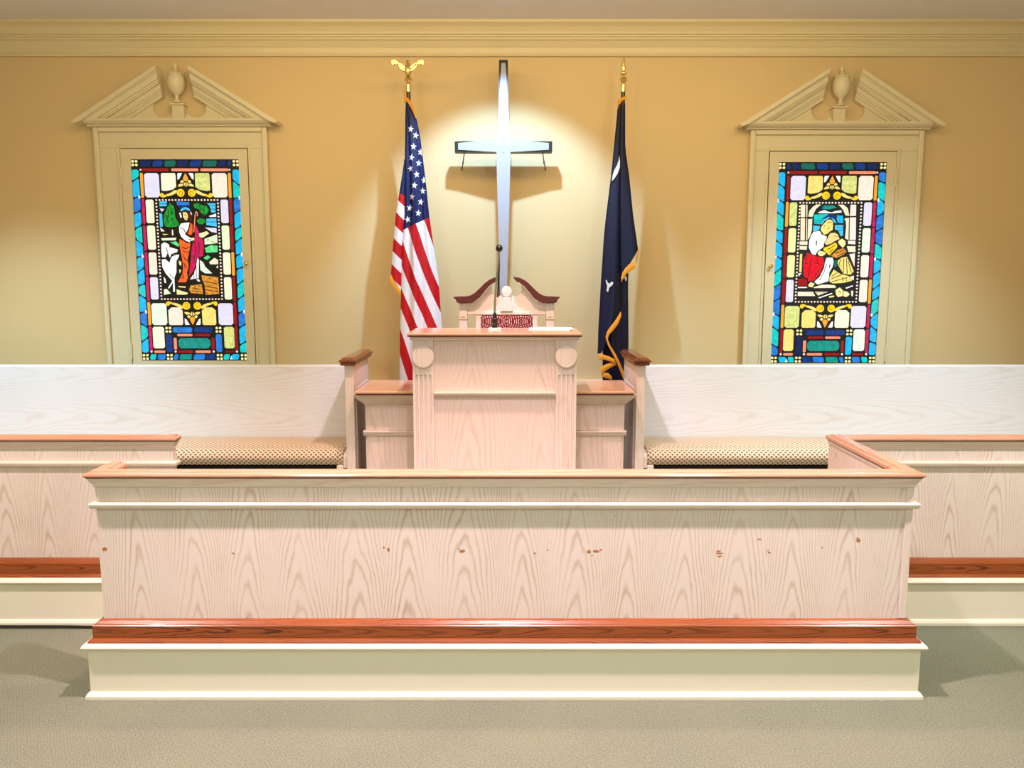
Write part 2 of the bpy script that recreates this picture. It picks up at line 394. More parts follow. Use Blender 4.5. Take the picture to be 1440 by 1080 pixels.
# windows -----------------------------------------------------------
GW, GH = 0.672, 1.256
GLASS_1 = {'panes':[
('te',[(.0027,.0697),(.0108,.0622),(.0349,.0622),(.0430,.0697),(.0430,.0967),(.0349,.1092),(.0108,.1243),(.0027,.1218)]),
('cy',[(.0027,.1456),(.0108,.1331),(.0349,.1180),(.0430,.1205),(.0430,.2114),(.0349,.2219),(.0108,.2310),(.0027,.2264)]),
('wh',[(.0316,.2308),(.0390,.2158),(.0464,.2308),(.0390,.2459)]),
('bl',[(.0027,.2503),(.0108,.2398),(.0349,.2307),(.0430,.2352),(.0430,.3028),(.0349,.3133),(.0108,.3224),(.0027,.3178)]),
('cy',[(.0027,.3417),(.0108,.3312),(.0349,.3221),(.0430,.3266),(.0430,.3892),(.0349,.4017),(.0108,.4168),(.0027,.4143)]),
('te',[(.0027,.4381),(.0108,.4256),(.0349,.4105),(.0430,.4130),(.0430,.5107),(.0349,.5112),(.0108,.4901),(.0027,.4755)]),
('cy',[(.0027,.4994),(.0108,.4989),(.0349,.5200),(.0430,.5346),(.0430,.5770),(.0349,.5875),(.0108,.5966),(.0027,.5921)]),
('wh',[(.0316,.5965),(.0390,.5814),(.0464,.5965),(.0390,.6115)]),
('cy',[(.0027,.6159),(.0108,.6054),(.0349,.5963),(.0430,.6009),(.0430,.6548),(.0349,.6683),(.0108,.6864),(.0027,.6849)]),
('cy',[(.0027,.7088),(.0108,.6952),(.0349,.6771),(.0430,.6786),(.0430,.7537),(.0349,.7643),(.0108,.7733),(.0027,.7688)]),
('te',[(.0027,.7926),(.0108,.7821),(.0349,.7731),(.0430,.7776),(.0430,.8494),(.0349,.8519),(.0108,.8368),(.0027,.8243)]),
('cy',[(.0027,.8481),(.0108,.8456),(.0349,.8607),(.0430,.8732),(.0430,.9268),(.0349,.9373),(.0108,.9464),(.0027,.9418)]),
('wh',[(.0316,.9462),(.0390,.9312),(.0464,.9462),(.0390,.9613)]),
('bl',[(.0027,.9657),(.0108,.9552),(.0349,.9461),(.0430,.9506),(.0430,1.0322),(.0349,1.0347),(.0108,1.0196),(.0027,1.0071)]),
('te',[(.0027,1.0309),(.0108,1.0284),(.0349,1.0435),(.0430,1.0560),(.0430,1.0960),(.0349,1.1095),(.0108,1.1276),(.0027,1.1261)]),
('cy',[(.0027,1.1500),(.0108,1.1364),(.0349,1.1183),(.0430,1.1198),(.0430,1.1963),(.0349,1.2039),(.0108,1.2039),(.0027,1.1963)]),
('cy',[(.6290,.0697),(.6371,.0622),(.6612,.0622),(.6693,.0697),(.6693,.1487),(.6612,.1492),(.6371,.1281),(.6290,.1136)]),
('te',[(.6290,.1374),(.6371,.1369),(.6612,.1580),(.6693,.1726),(.6693,.2150),(.6612,.2256),(.6371,.2346),(.6290,.2301)]),
('wh',[(.6579,.2345),(.6653,.2194),(.6727,.2345),(.6653,.2496)]),
('bl',[(.6290,.2540),(.6371,.2434),(.6612,.2344),(.6693,.2389),(.6693,.2953),(.6612,.3079),(.6371,.3229),(.6290,.3204)]),
('cy',[(.6290,.3443),(.6371,.3317),(.6612,.3167),(.6693,.3192),(.6693,.3928),(.6612,.4054),(.6371,.4204),(.6290,.4179)]),
('te',[(.6290,.4418),(.6371,.4292),(.6612,.4142),(.6693,.4167),(.6693,.4659),(.6612,.4794),(.6371,.4975),(.6290,.4960)]),
('cy',[(.6290,.5199),(.6371,.5063),(.6612,.4882),(.6693,.4897),(.6693,.5648),(.6612,.5754),(.6371,.5844),(.6290,.5799)]),
('wh',[(.6579,.5843),(.6653,.5692),(.6727,.5843),(.6653,.5993)]),
('cy',[(.6290,.6037),(.6371,.5932),(.6612,.5841),(.6693,.5887),(.6693,.6501),(.6612,.6607),(.6371,.6697),(.6290,.6652)]),
('cy',[(.6290,.6891),(.6371,.6785),(.6612,.6695),(.6693,.6740),(.6693,.7340),(.6612,.7476),(.6371,.7656),(.6290,.7641)]),
('te',[(.6290,.7880),(.6371,.7744),(.6612,.7563),(.6693,.7579),(.6693,.8254),(.6612,.8390),(.6371,.8570),(.6290,.8555)]),
('cy',[(.6290,.8794),(.6371,.8658),(.6612,.8478),(.6693,.8493),(.6693,.9193),(.6612,.9319),(.6371,.9469),(.6290,.9444)]),
('wh',[(.6579,.9438),(.6653,.9287),(.6727,.9438),(.6653,.9589)]),
('bl',[(.6290,.9683),(.6371,.9557),(.6612,.9407),(.6693,.9432),(.6693,1.0107),(.6612,1.0233),(.6371,1.0384),(.6290,1.0358)]),
('cy',[(.6290,1.0597),(.6371,1.0471),(.6612,1.0321),(.6693,1.0346),(.6693,1.1204),(.6612,1.1330),(.6371,1.1480),(.6290,1.1455)]),
('te',[(.6290,1.1694),(.6371,1.1568),(.6612,1.1418),(.6693,1.1443),(.6693,1.1963),(.6612,1.2039),(.6371,1.2039),(.6290,1.1963)]),
('dn',[(.0524,.0352),(.0605,.0075),(.1196,.0063),(.1236,.0201),(.1142,.0427),(.0578,.0440)]),
('nv',[(.1317,.0352),(.1398,.0075),(.1935,.0063),(.1976,.0201),(.1882,.0427),(.1371,.0440)]),
('gn',[(.2056,.0352),(.2137,.0075),(.2742,.0063),(.2782,.0201),(.2688,.0427),(.2110,.0440)]),
('dn',[(.2863,.0352),(.2943,.0075),(.3515,.0063),(.3555,.0201),(.3461,.0427),(.2916,.0440)]),
('nv',[(.3636,.0352),(.3716,.0075),(.4321,.0063),(.4361,.0201),(.4267,.0427),(.3689,.0440)]),
('gn',[(.4442,.0352),(.4523,.0075),(.5295,.0063),(.5336,.0201),(.5242,.0427),(.4496,.0440)]),
('dn',[(.5416,.0352),(.5497,.0075),(.5867,.0063),(.5907,.0201),(.5813,.0427),(.5470,.0440)]),
('nv',[(.5988,.0352),(.6068,.0075),(.6169,.0063),(.6209,.0201),(.6115,.0427),(.6041,.0440)]),
('py',[(.0190,.0117),(.0148,.0190),(.0064,.0190),(.0022,.0117),(.0064,.0044),(.0148,.0044)]),
('py',[(.0190,.0335),(.0148,.0408),(.0064,.0408),(.0022,.0335),(.0064,.0263),(.0148,.0263)]),
('py',[(.0408,.0117),(.0366,.0190),(.0282,.0190),(.0240,.0117),(.0282,.0044),(.0366,.0044)]),
('py',[(.0408,.0335),(.0366,.0408),(.0282,.0408),(.0240,.0335),(.0282,.0263),(.0366,.0263)]),
('py',[(.6480,.0117),(.6438,.0190),(.6354,.0190),(.6312,.0117),(.6354,.0044),(.6438,.0044)]),
('py',[(.6480,.0335),(.6438,.0408),(.6354,.0408),(.6312,.0335),(.6354,.0263),(.6438,.0263)]),
('py',[(.6698,.0117),(.6656,.0190),(.6572,.0190),(.6530,.0117),(.6572,.0044),(.6656,.0044)]),
('py',[(.6698,.0335),(.6656,.0408),(.6572,.0408),(.6530,.0335),(.6572,.0263),(.6656,.0263)]),
('rd',[(.0678,.0546),(.2278,.0546),(.2318,.0586),(.2318,.0676),(.2278,.0716),(.0678,.0716),(.0638,.0676),(.0638,.0586)]),
('sa',[(.2526,.0546),(.4126,.0546),(.4166,.0586),(.4166,.0676),(.4126,.0716),(.2526,.0716),(.2486,.0676),(.2486,.0586)]),
('sa',[(.4341,.0546),(.5974,.0546),(.6014,.0586),(.6014,.0676),(.5974,.0716),(.4341,.0716),(.4301,.0676),(.4301,.0586)]),
('pk',[(.0612,.0628),(.0585,.0677),(.0531,.0677),(.0504,.0628),(.0531,.0579),(.0585,.0579)]),
('pk',[(.6156,.0628),(.6129,.0677),(.6075,.0677),(.6048,.0628),(.6075,.0579),(.6129,.0579)]),
('og',[(.0557,.0816),(.0645,.0816),(.0685,.0856),(.0685,.2296),(.0645,.2336),(.0557,.2336),(.0517,.2296),(.0517,.0856)]),
('cr',[(.0557,.2412),(.0645,.2412),(.0685,.2452),(.0685,.3904),(.0645,.3944),(.0557,.3944),(.0517,.3904),(.0517,.2452)]),
('cr',[(.0557,.4019),(.0645,.4019),(.0685,.4059),(.0685,.5574),(.0645,.5614),(.0557,.5614),(.0517,.5574),(.0517,.4059)]),
('cr',[(.0557,.5690),(.0645,.5690),(.0685,.5730),(.0685,.7119),(.0645,.7159),(.0557,.7159),(.0517,.7119),(.0517,.5730)]),
('cr',[(.0557,.7235),(.0645,.7235),(.0685,.7275),(.0685,.8714),(.0645,.8754),(.0557,.8754),(.0517,.8714),(.0517,.7275)]),
('og',[(.0557,.8830),(.0645,.8830),(.0685,.8870),(.0685,1.0259),(.0645,1.0299),(.0557,1.0299),(.0517,1.0259),(.0517,.8870)]),
('cr',[(.0557,1.0375),(.0645,1.0375),(.0685,1.0415),(.0685,1.1892),(.0645,1.1932),(.0557,1.1932),(.0517,1.1892),(.0517,1.0415)]),
('og',[(.6034,.0816),(.6122,.0816),(.6162,.0856),(.6162,.2296),(.6122,.2336),(.6034,.2336),(.5994,.2296),(.5994,.0856)]),
('rd',[(.6034,.2412),(.6122,.2412),(.6162,.2452),(.6162,.3904),(.6122,.3944),(.6034,.3944),(.5994,.3904),(.5994,.2452)]),
('rd',[(.6034,.4019),(.6122,.4019),(.6162,.4059),(.6162,.5574),(.6122,.5614),(.6034,.5614),(.5994,.5574),(.5994,.4059)]),
('og',[(.6034,.5690),(.6122,.5690),(.6162,.5730),(.6162,.7119),(.6122,.7159),(.6034,.7159),(.5994,.7119),(.5994,.5730)]),
('rd',[(.6034,.7235),(.6122,.7235),(.6162,.7275),(.6162,.8714),(.6122,.8754),(.6034,.8754),(.5994,.8714),(.5994,.7275)]),
('rd',[(.6034,.8830),(.6122,.8830),(.6162,.8870),(.6162,1.0259),(.6122,1.0299),(.6034,1.0299),(.5994,1.0259),(.5994,.8870)]),
('rd',[(.6034,1.0375),(.6122,1.0375),(.6162,1.0415),(.6162,1.1892),(.6122,1.1932),(.6034,1.1932),(.5994,1.1892),(.5994,1.0415)]),
('cm',[(.0853,.2449),(.1177,.2449),(.1257,.2529),(.1257,.3814),(.1177,.3894),(.0853,.3894),(.0773,.3814),(.0773,.2529)]),
('la',[(.5537,.2449),(.5834,.2449),(.5914,.2529),(.5914,.3814),(.5834,.3894),(.5537,.3894),(.5457,.3814),(.5457,.2529)]),
('cm',[(.0853,.4044),(.1177,.4044),(.1257,.4124),(.1257,.5459),(.1177,.5539),(.0853,.5539),(.0773,.5459),(.0773,.4124)]),
('pg',[(.5537,.4044),(.5834,.4044),(.5914,.4124),(.5914,.5459),(.5834,.5539),(.5537,.5539),(.5457,.5459),(.5457,.4124)]),
('pk',[(.0853,.5715),(.1177,.5715),(.1257,.5795),(.1257,.7016),(.1177,.7096),(.0853,.7096),(.0773,.7016),(.0773,.5795)]),
('cm',[(.5537,.5715),(.5834,.5715),(.5914,.5795),(.5914,.7016),(.5834,.7096),(.5537,.7096),(.5457,.7016),(.5457,.5795)]),
('la',[(.0853,.7260),(.1177,.7260),(.1257,.7340),(.1257,.8586),(.1177,.8666),(.0853,.8666),(.0773,.8586),(.0773,.7340)]),
('cm',[(.5537,.7260),(.5834,.7260),(.5914,.7340),(.5914,.8586),(.5834,.8666),(.5537,.8666),(.5457,.8586),(.5457,.7340)]),
('la',[(.0886,.0829),(.1560,.0829),(.1680,.0949),(.1680,.2191),(.1560,.2311),(.0886,.2311),(.0766,.2191),(.0766,.0949)]),
('cm',[(.1868,.0829),(.2668,.0829),(.2722,.0942),(.2722,.1658),(.2520,.1821),(.2268,.1884),(.2016,.1922),(.1814,.1884),(.1814,.0942)]),
('yg',[(.3985,.0829),(.4785,.0829),(.4838,.0942),(.4838,.1884),(.4637,.1922),(.4385,.1884),(.4133,.1821),(.3931,.1658),(.3931,.0942)]),
('pk',[(.5106,.0829),(.5794,.0829),(.5914,.0949),(.5914,.2191),(.5794,.2311),(.5106,.2311),(.4986,.2191),(.4986,.0949)]),
('mi',[(.0879,.8905),(.1594,.8905),(.1714,.9025),(.1714,1.0167),(.1594,1.0287),(.0879,1.0287),(.0759,1.0167),(.0759,.9025)]),
('pk',[(.1828,.9357),(.2029,.9169),(.2520,.9169),(.2722,.9357),(.2722,1.0199),(.2654,1.0287),(.1895,1.0287),(.1828,1.0199)]),
('ye',[(.3965,.9357),(.4166,.9169),(.4637,.9169),(.4838,.9357),(.4838,1.0199),(.4771,1.0287),(.4032,1.0287),(.3965,1.0199)]),
('la',[(.5126,.8905),(.5807,.8905),(.5927,.9025),(.5927,1.0167),(.5807,1.0287),(.5126,1.0287),(.5006,1.0167),(.5006,.9025)]),
('yl',[(.3931,.2035),(.3907,.2141),(.3840,.2226),(.3743,.2273),(.3635,.2273),(.3538,.2226),(.3471,.2141),(.3447,.2035),(.3471,.1928),(.3538,.1843),(.3635,.1796),(.3743,.1796),(.3840,.1843),(.3907,.1928)]),
('yl',[(.2748,.2035),(.2772,.2141),(.2840,.2226),(.2937,.2273),(.3044,.2273),(.3141,.2226),(.3208,.2141),(.3232,.2035),(.3208,.1928),(.3141,.1843),(.3044,.1796),(.2937,.1796),(.2840,.1843),(.2772,.1928)]),
('ye',[(.3918,.1859),(.4079,.1884),(.4348,.2047),(.4549,.2110),(.4549,.2236),(.4348,.2211),(.4079,.2110),(.3945,.2010)]),
('ye',[(.2762,.1859),(.2601,.1884),(.2332,.2047),(.2130,.2110),(.2130,.2236),(.2332,.2211),(.2601,.2110),(.2735,.2010)]),
('yl',[(.4576,.2110),(.4717,.2185),(.4764,.2085),(.4859,.2035),(.4953,.2072),(.4993,.2160),(.4953,.2273),(.4785,.2324),(.4576,.2248)]),
('yl',[(.2103,.2110),(.1962,.2185),(.1915,.2085),(.1821,.2035),(.1727,.2072),(.1687,.2160),(.1727,.2273),(.1895,.2324),(.2103,.2248)]),
('og',[(.3340,.0829),(.3420,.0980),(.3501,.1156),(.3474,.1281),(.3340,.1344),(.3205,.1281),(.3179,.1156),(.3259,.0980)]),
('ye',[(.3461,.1344),(.3555,.1243),(.3642,.1306),(.3676,.1394),(.3541,.1444)]),
('ye',[(.3219,.1344),(.3125,.1243),(.3037,.1306),(.3004,.1394),(.3138,.1444)]),
('ye',[(.3541,.1495),(.3676,.1470),(.3810,.1557),(.3837,.1645),(.3676,.1645),(.3474,.1583)]),
('ye',[(.3138,.1495),(.3004,.1470),(.2869,.1557),(.2843,.1645),(.3004,.1645),(.3205,.1583)]),
('ye',[(.3367,.1407),(.3420,.1407),(.3474,.1482),(.3434,.1583),(.3367,.1658)]),
('ye',[(.3313,.1407),(.3259,.1407),(.3205,.1482),(.3246,.1583),(.3313,.1658)]),
('wh',[(.3541,.0829),(.3797,.0829),(.3837,.0904),(.3837,.1231),(.3743,.1181)]),
('wh',[(.3138,.0829),(.2883,.0829),(.2843,.0904),(.2843,.1231),(.2937,.1181)]),
('yl',[(.3931,.9068),(.3907,.8962),(.3840,.8877),(.3743,.8830),(.3635,.8830),(.3538,.8877),(.3471,.8962),(.3447,.9068),(.3471,.9175),(.3538,.9260),(.3635,.9307),(.3743,.9307),(.3840,.9260),(.3907,.9175)]),
('yl',[(.2748,.9068),(.2772,.8962),(.2840,.8877),(.2937,.8830),(.3044,.8830),(.3141,.8877),(.3208,.8962),(.3232,.9068),(.3208,.9175),(.3141,.9260),(.3044,.9307),(.2937,.9307),(.2840,.9260),(.2772,.9175)]),
('ye',[(.3918,.9244),(.4079,.9219),(.4348,.9056),(.4549,.8993),(.4549,.8867),(.4348,.8892),(.4079,.8993),(.3945,.9093)]),
('ye',[(.2762,.9244),(.2601,.9219),(.2332,.9056),(.2130,.8993),(.2130,.8867),(.2332,.8892),(.2601,.8993),(.2735,.9093)]),
('yl',[(.4576,.8993),(.4717,.8918),(.4764,.9018),(.4859,.9068),(.4953,.9031),(.4993,.8943),(.4953,.8830),(.4785,.8779),(.4576,.8855)]),
('yl',[(.2103,.8993),(.1962,.8918),(.1915,.9018),(.1821,.9068),(.1727,.9031),(.1687,.8943),(.1727,.8830),(.1895,.8779),(.2103,.8855)]),
('og',[(.3340,1.0274),(.3420,1.0123),(.3501,.9948),(.3474,.9822),(.3340,.9759),(.3205,.9822),(.3179,.9948),(.3259,1.0123)]),
('ye',[(.3461,.9759),(.3555,.9860),(.3642,.9797),(.3676,.9709),(.3541,.9659)]),
('ye',[(.3219,.9759),(.3125,.9860),(.3037,.9797),(.3004,.9709),(.3138,.9659)]),
('ye',[(.3541,.9608),(.3676,.9634),(.3810,.9546),(.3837,.9458),(.3676,.9458),(.3474,.9520)]),
('ye',[(.3138,.9608),(.3004,.9634),(.2869,.9546),(.2843,.9458),(.3004,.9458),(.3205,.9520)]),
('ye',[(.3367,.9696),(.3420,.9696),(.3474,.9621),(.3434,.9520),(.3367,.9445)]),
('ye',[(.3313,.9696),(.3259,.9696),(.3205,.9621),(.3246,.9520),(.3313,.9445)]),
('wh',[(.3541,1.0274),(.3797,1.0274),(.3837,1.0199),(.3837,.9872),(.3743,.9922)]),
('wh',[(.3138,1.0274),(.2883,1.0274),(.2843,1.0199),(.2843,.9872),(.2937,.9922)]),
('cm',[(.0859,1.0400),(.1378,1.0400),(.1478,1.0500),(.1478,1.1681),(.1378,1.1781),(.0859,1.1781),(.0759,1.1681),(.0759,1.0500)]),
('yg',[(.5409,1.0400),(.5847,1.0400),(.5947,1.0500),(.5947,1.1681),(.5847,1.1781),(.5409,1.1781),(.5309,1.1681),(.5309,1.0500)]),
('py',[(.1735,1.0479),(.1693,1.0552),(.1609,1.0552),(.1567,1.0479),(.1609,1.0406),(.1693,1.0406)]),
('py',[(.1735,1.0697),(.1693,1.0770),(.1609,1.0770),(.1567,1.0697),(.1609,1.0625),(.1693,1.0625)]),
('py',[(.1954,1.0479),(.1912,1.0552),(.1828,1.0552),(.1786,1.0479),(.1828,1.0406),(.1912,1.0406)]),
('py',[(.1954,1.0697),(.1912,1.0770),(.1828,1.0770),(.1786,1.0697),(.1828,1.0625),(.1912,1.0625)]),
('py',[(.4934,1.0479),(.4892,1.0552),(.4808,1.0552),(.4766,1.0479),(.4808,1.0406),(.4892,1.0406)]),
('py',[(.4934,1.0697),(.4892,1.0770),(.4808,1.0770),(.4766,1.0697),(.4808,1.0625),(.4892,1.0625)]),
('py',[(.5153,1.0479),(.5111,1.0552),(.5027,1.0552),(.4985,1.0479),(.5027,1.0406),(.5111,1.0406)]),
('py',[(.5153,1.0697),(.5111,1.0770),(.5027,1.0770),(.4985,1.0697),(.5027,1.0625),(.5111,1.0625)]),
('bl',[(.2130,1.0437),(.3199,1.0437),(.3279,1.0517),(.3279,1.0684),(.3199,1.0764),(.2130,1.0764),(.2050,1.0684),(.2050,1.0517)]),
('nv',[(.3507,1.0437),(.4490,1.0437),(.4570,1.0517),(.4570,1.0684),(.4490,1.0764),(.3507,1.0764),(.3427,1.0684),(.3427,1.0517)]),
('nv',[(.1659,1.0877),(.1882,1.0877),(.1962,1.0957),(.1962,1.1940),(.1882,1.2020),(.1659,1.2020),(.1579,1.1940),(.1579,1.0957)]),
('bl',[(.4851,1.0877),(.5061,1.0877),(.5141,1.0957),(.5141,1.1940),(.5061,1.2020),(.4851,1.2020),(.4771,1.1940),(.4771,1.0957)]),
('sa',[(.2358,1.0852),(.3239,1.0852),(.3279,1.0892),(.3279,1.0963),(.3239,1.1003),(.2358,1.1003),(.2318,1.0963),(.2318,1.0892)]),
('rd',[(.3467,1.0852),(.4362,1.0852),(.4402,1.0892),(.4402,1.0963),(.4362,1.1003),(.3467,1.1003),(.3427,1.0963),(.3427,1.0892)]),
('sa',[(.2110,1.1103),(.2211,1.1103),(.2251,1.1143),(.2251,1.1817),(.2211,1.1857),(.2110,1.1857),(.2070,1.1817),(.2070,1.1143)]),
('rd',[(.4529,1.1103),(.4630,1.1103),(.4670,1.1143),(.4670,1.1817),(.4630,1.1857),(.4529,1.1857),(.4489,1.1817),(.4489,1.1143)]),
('gt',[(.2525,1.1128),(.4242,1.1128),(.4402,1.1288),(.4402,1.1621),(.4242,1.1781),(.2525,1.1781),(.2365,1.1621),(.2365,1.1288)]),
('rd',[(.2358,1.1913),(.3239,1.1913),(.3279,1.1953),(.3279,1.2030),(.3239,1.2070),(.2358,1.2070),(.2318,1.2030),(.2318,1.1953)]),
('sa',[(.3467,1.1913),(.4362,1.1913),(.4402,1.1953),(.4402,1.2030),(.4362,1.2070),(.3467,1.2070),(.3427,1.2030),(.3427,1.1953)]),
('sa',[(.0833,1.1913),(.1438,1.1913),(.1478,1.1953),(.1478,1.2030),(.1438,1.2070),(.0833,1.2070),(.0793,1.2030),(.0793,1.1953)]),
('dr',[(.5349,1.1913),(.5874,1.1913),(.5914,1.1953),(.5914,1.2030),(.5874,1.2070),(.5349,1.2070),(.5309,1.2030),(.5309,1.1953)]),
('pk',[(.0672,1.1982),(.0638,1.2048),(.0571,1.2048),(.0538,1.1982),(.0571,1.1917),(.0638,1.1917)]),
('pk',[(.2218,1.1982),(.2184,1.2048),(.2117,1.2048),(.2083,1.1982),(.2117,1.1917),(.2184,1.1917)]),
('pk',[(.4657,1.1982),(.4623,1.2048),(.4556,1.2048),(.4523,1.1982),(.4556,1.1917),(.4623,1.1917)]),
('pk',[(.6149,1.1982),(.6115,1.2048),(.6048,1.2048),(.6014,1.1982),(.6048,1.1917),(.6115,1.1917)]),
('py',[(.0190,1.2225),(.0148,1.2297),(.0064,1.2297),(.0022,1.2225),(.0064,1.2152),(.0148,1.2152)]),
('py',[(.0190,1.2443),(.0148,1.2516),(.0064,1.2516),(.0022,1.2443),(.0064,1.2370),(.0148,1.2370)]),
('py',[(.0408,1.2225),(.0366,1.2297),(.0282,1.2297),(.0240,1.2225),(.0282,1.2152),(.0366,1.2152)]),
('py',[(.0408,1.2443),(.0366,1.2516),(.0282,1.2516),(.0240,1.2443),(.0282,1.2370),(.0366,1.2370)]),
('py',[(.1735,1.2225),(.1693,1.2297),(.1609,1.2297),(.1567,1.2225),(.1609,1.2152),(.1693,1.2152)]),
('py',[(.1735,1.2443),(.1693,1.2516),(.1609,1.2516),(.1567,1.2443),(.1609,1.2370),(.1693,1.2370)]),
('py',[(.1954,1.2225),(.1912,1.2297),(.1828,1.2297),(.1786,1.2225),(.1828,1.2152),(.1912,1.2152)]),
('py',[(.1954,1.2443),(.1912,1.2516),(.1828,1.2516),(.1786,1.2443),(.1828,1.2370),(.1912,1.2370)]),
('py',[(.4934,1.2225),(.4892,1.2297),(.4808,1.2297),(.4766,1.2225),(.4808,1.2152),(.4892,1.2152)]),
('py',[(.4934,1.2443),(.4892,1.2516),(.4808,1.2516),(.4766,1.2443),(.4808,1.2370),(.4892,1.2370)]),
('py',[(.5153,1.2225),(.5111,1.2297),(.5027,1.2297),(.4985,1.2225),(.5027,1.2152),(.5111,1.2152)]),
('py',[(.5153,1.2443),(.5111,1.2516),(.5027,1.2516),(.4985,1.2443),(.5027,1.2370),(.5111,1.2370)]),
('py',[(.6480,1.2225),(.6438,1.2297),(.6354,1.2297),(.6312,1.2225),(.6354,1.2152),(.6438,1.2152)]),
('py',[(.6480,1.2443),(.6438,1.2516),(.6354,1.2516),(.6312,1.2443),(.6354,1.2370),(.6438,1.2370)]),
('py',[(.6698,1.2225),(.6656,1.2297),(.6572,1.2297),(.6530,1.2225),(.6572,1.2152),(.6656,1.2152)]),
('py',[(.6698,1.2443),(.6656,1.2516),(.6572,1.2516),(.6530,1.2443),(.6572,1.2370),(.6656,1.2370)]),
('te',[(.0585,1.2171),(.0880,1.2158),(.0907,1.2259),(.0827,1.2497),(.0531,1.2510),(.0504,1.2372)]),
('bl',[(.1055,1.2171),(.1485,1.2158),(.1512,1.2259),(.1431,1.2497),(.1001,1.2510),(.0974,1.2372)]),
('bl',[(.2097,1.2171),(.2292,1.2158),(.2318,1.2259),(.2238,1.2497),(.2043,1.2510),(.2016,1.2372)]),
('gt',[(.2466,1.2171),(.3165,1.2158),(.3192,1.2259),(.3111,1.2497),(.2412,1.2510),(.2386,1.2372)]),
('bl',[(.3373,1.2171),(.4005,1.2158),(.4032,1.2259),(.3951,1.2497),(.3320,1.2510),(.3293,1.2372)]),
('nv',[(.4180,1.2171),(.4677,1.2158),(.4704,1.2259),(.4623,1.2497),(.4126,1.2510),(.4099,1.2372)]),
('te',[(.5289,1.2171),(.5584,1.2158),(.5611,1.2259),(.5531,1.2497),(.5235,1.2510),(.5208,1.2372)]),
('cy',[(.5793,1.2171),(.6189,1.2158),(.6216,1.2259),(.6135,1.2497),(.5739,1.2510),(.5712,1.2372)]),
('wh',[(.5611,1.2485),(.5712,1.2259),(.5793,1.2485)]),
('sk',[(.1638,.2557),(.2093,.2556),(.2060,.2850),(.1620,.2860)]),
('la',[(.1631,.2990),(.1914,.3020),(.1746,.3205)]),
('sk',[(.1590,.3279),(.1753,.3329),(.1760,.4109),(.1594,.4109)]),
('wh',[(.1596,.4164),(.1856,.4385),(.1649,.4412)]),
('bl',[(.2709,.2554),(.3498,.2619),(.3490,.2780),(.2731,.2780)]),
('nv',[(.2730,.2819),(.3522,.2819),(.3379,.2947),(.3247,.2869),(.3065,.2898),(.2924,.2979)]),
('sk',[(.2899,.3147),(.2993,.2987),(.3224,.2902),(.3447,.2971),(.3540,.3131),(.3438,.3130),(.3230,.3028),(.2983,.3162)]),
('wh',[(.2837,.3261),(.2917,.3246),(.2981,.3524),(.2909,.3573)]),
('wh',[(.3528,.3178),(.3596,.3235),(.3628,.3390),(.3574,.3372)]),
('sk',[(.4587,.2675),(.5130,.2675),(.5104,.3241),(.4840,.3238),(.4810,.2976),(.4733,.2792)]),
('wh',[(.4705,.3450),(.5133,.3307),(.5139,.3498),(.4736,.3514)]),
('sk',[(.4525,.3625),(.5137,.3599),(.5147,.4113),(.4506,.4014)]),
('la',[(.4398,.4158),(.5124,.4210),(.5128,.4500),(.4821,.4445)]),
('gr',[(.2285,.2662),(.2509,.2861),(.2555,.3193),(.2565,.3550),(.2756,.3846),(.2781,.4045),(.2508,.4126),(.2172,.4143),(.1939,.4111),(.1838,.3846),(.1843,.3485),(.1993,.3159),(.2141,.2862)]),
('pk',[(.2318,.4300),(.2382,.4300),(.2399,.4647),(.2316,.4647)]),
('gr',[(.3752,.2755),(.4025,.2644),(.4281,.2795),(.4575,.2855),(.4699,.3081),(.4589,.3309),(.4384,.3423),(.4195,.3238),(.4078,.3047),(.3811,.2951)]),
('gr',[(.3909,.3721),(.4145,.3596),(.4401,.3658),(.4475,.3850),(.4223,.3975),(.3999,.3913)]),
('pc',[(.3061,.3233),(.3242,.3202),(.3350,.3326),(.3368,.3513),(.3297,.3724),(.3169,.3680),(.3074,.3513)]),
('hb',[(.3069,.3124),(.3320,.3088),(.3508,.3292),(.3626,.3643),(.3552,.3858),(.3429,.3640),(.3407,.3389),(.3283,.3177)]),
('wh',[(.2903,.3930),(.3207,.3864),(.3449,.3863),(.3333,.4263),(.3137,.4579),(.3214,.4664),(.3475,.4818),(.3414,.5085),(.3150,.4983),(.2896,.4750),(.2780,.4456),(.2794,.4129)]),
('sk2',[(.3477,.4832),(.3692,.4795),(.3696,.4924),(.3515,.5002)]),
('ob',[(.3531,.3864),(.3633,.3997),(.3595,.4513),(.3475,.4646),(.3302,.4565),(.3420,.4262)]),
('ob',[(.2783,.4872),(.2948,.4956),(.3210,.5125),(.3445,.5158),(.3359,.5613),(.3220,.6080),(.3247,.6676),(.3123,.6948),(.3167,.7288),(.3051,.7578),(.2538,.7579),(.2858,.7016),(.2918,.6608),(.2861,.6016),(.2787,.5479),(.2736,.5141)]),
('cr',[(.3822,.3999),(.4029,.4468),(.3974,.4737),(.4258,.4938),(.4276,.5506),(.4187,.5935),(.3948,.5998),(.3775,.6166),(.3694,.6438),(.3536,.6880),(.3319,.7118),(.3245,.7221),(.3395,.6337),(.3503,.5508),(.3590,.5175),(.3731,.4872)]),
('sk2',[(.4005,.4542),(.4273,.4468),(.4504,.4391),(.4648,.4526),(.4454,.4654),(.4205,.4816),(.4028,.4727)]),
('sa',[(.3674,.4462),(.3800,.3427),(.3837,.3245),(.3917,.3162),(.4009,.3277),(.3973,.3472),(.3927,.3474),(.3955,.3295),(.3910,.3229),(.3868,.3279),(.3841,.3445),(.3715,.4461)]),
('wh',[(.3848,.6054),(.3917,.6156),(.3852,.7323),(.3307,.7399),(.3564,.7051),(.3713,.6699)]),
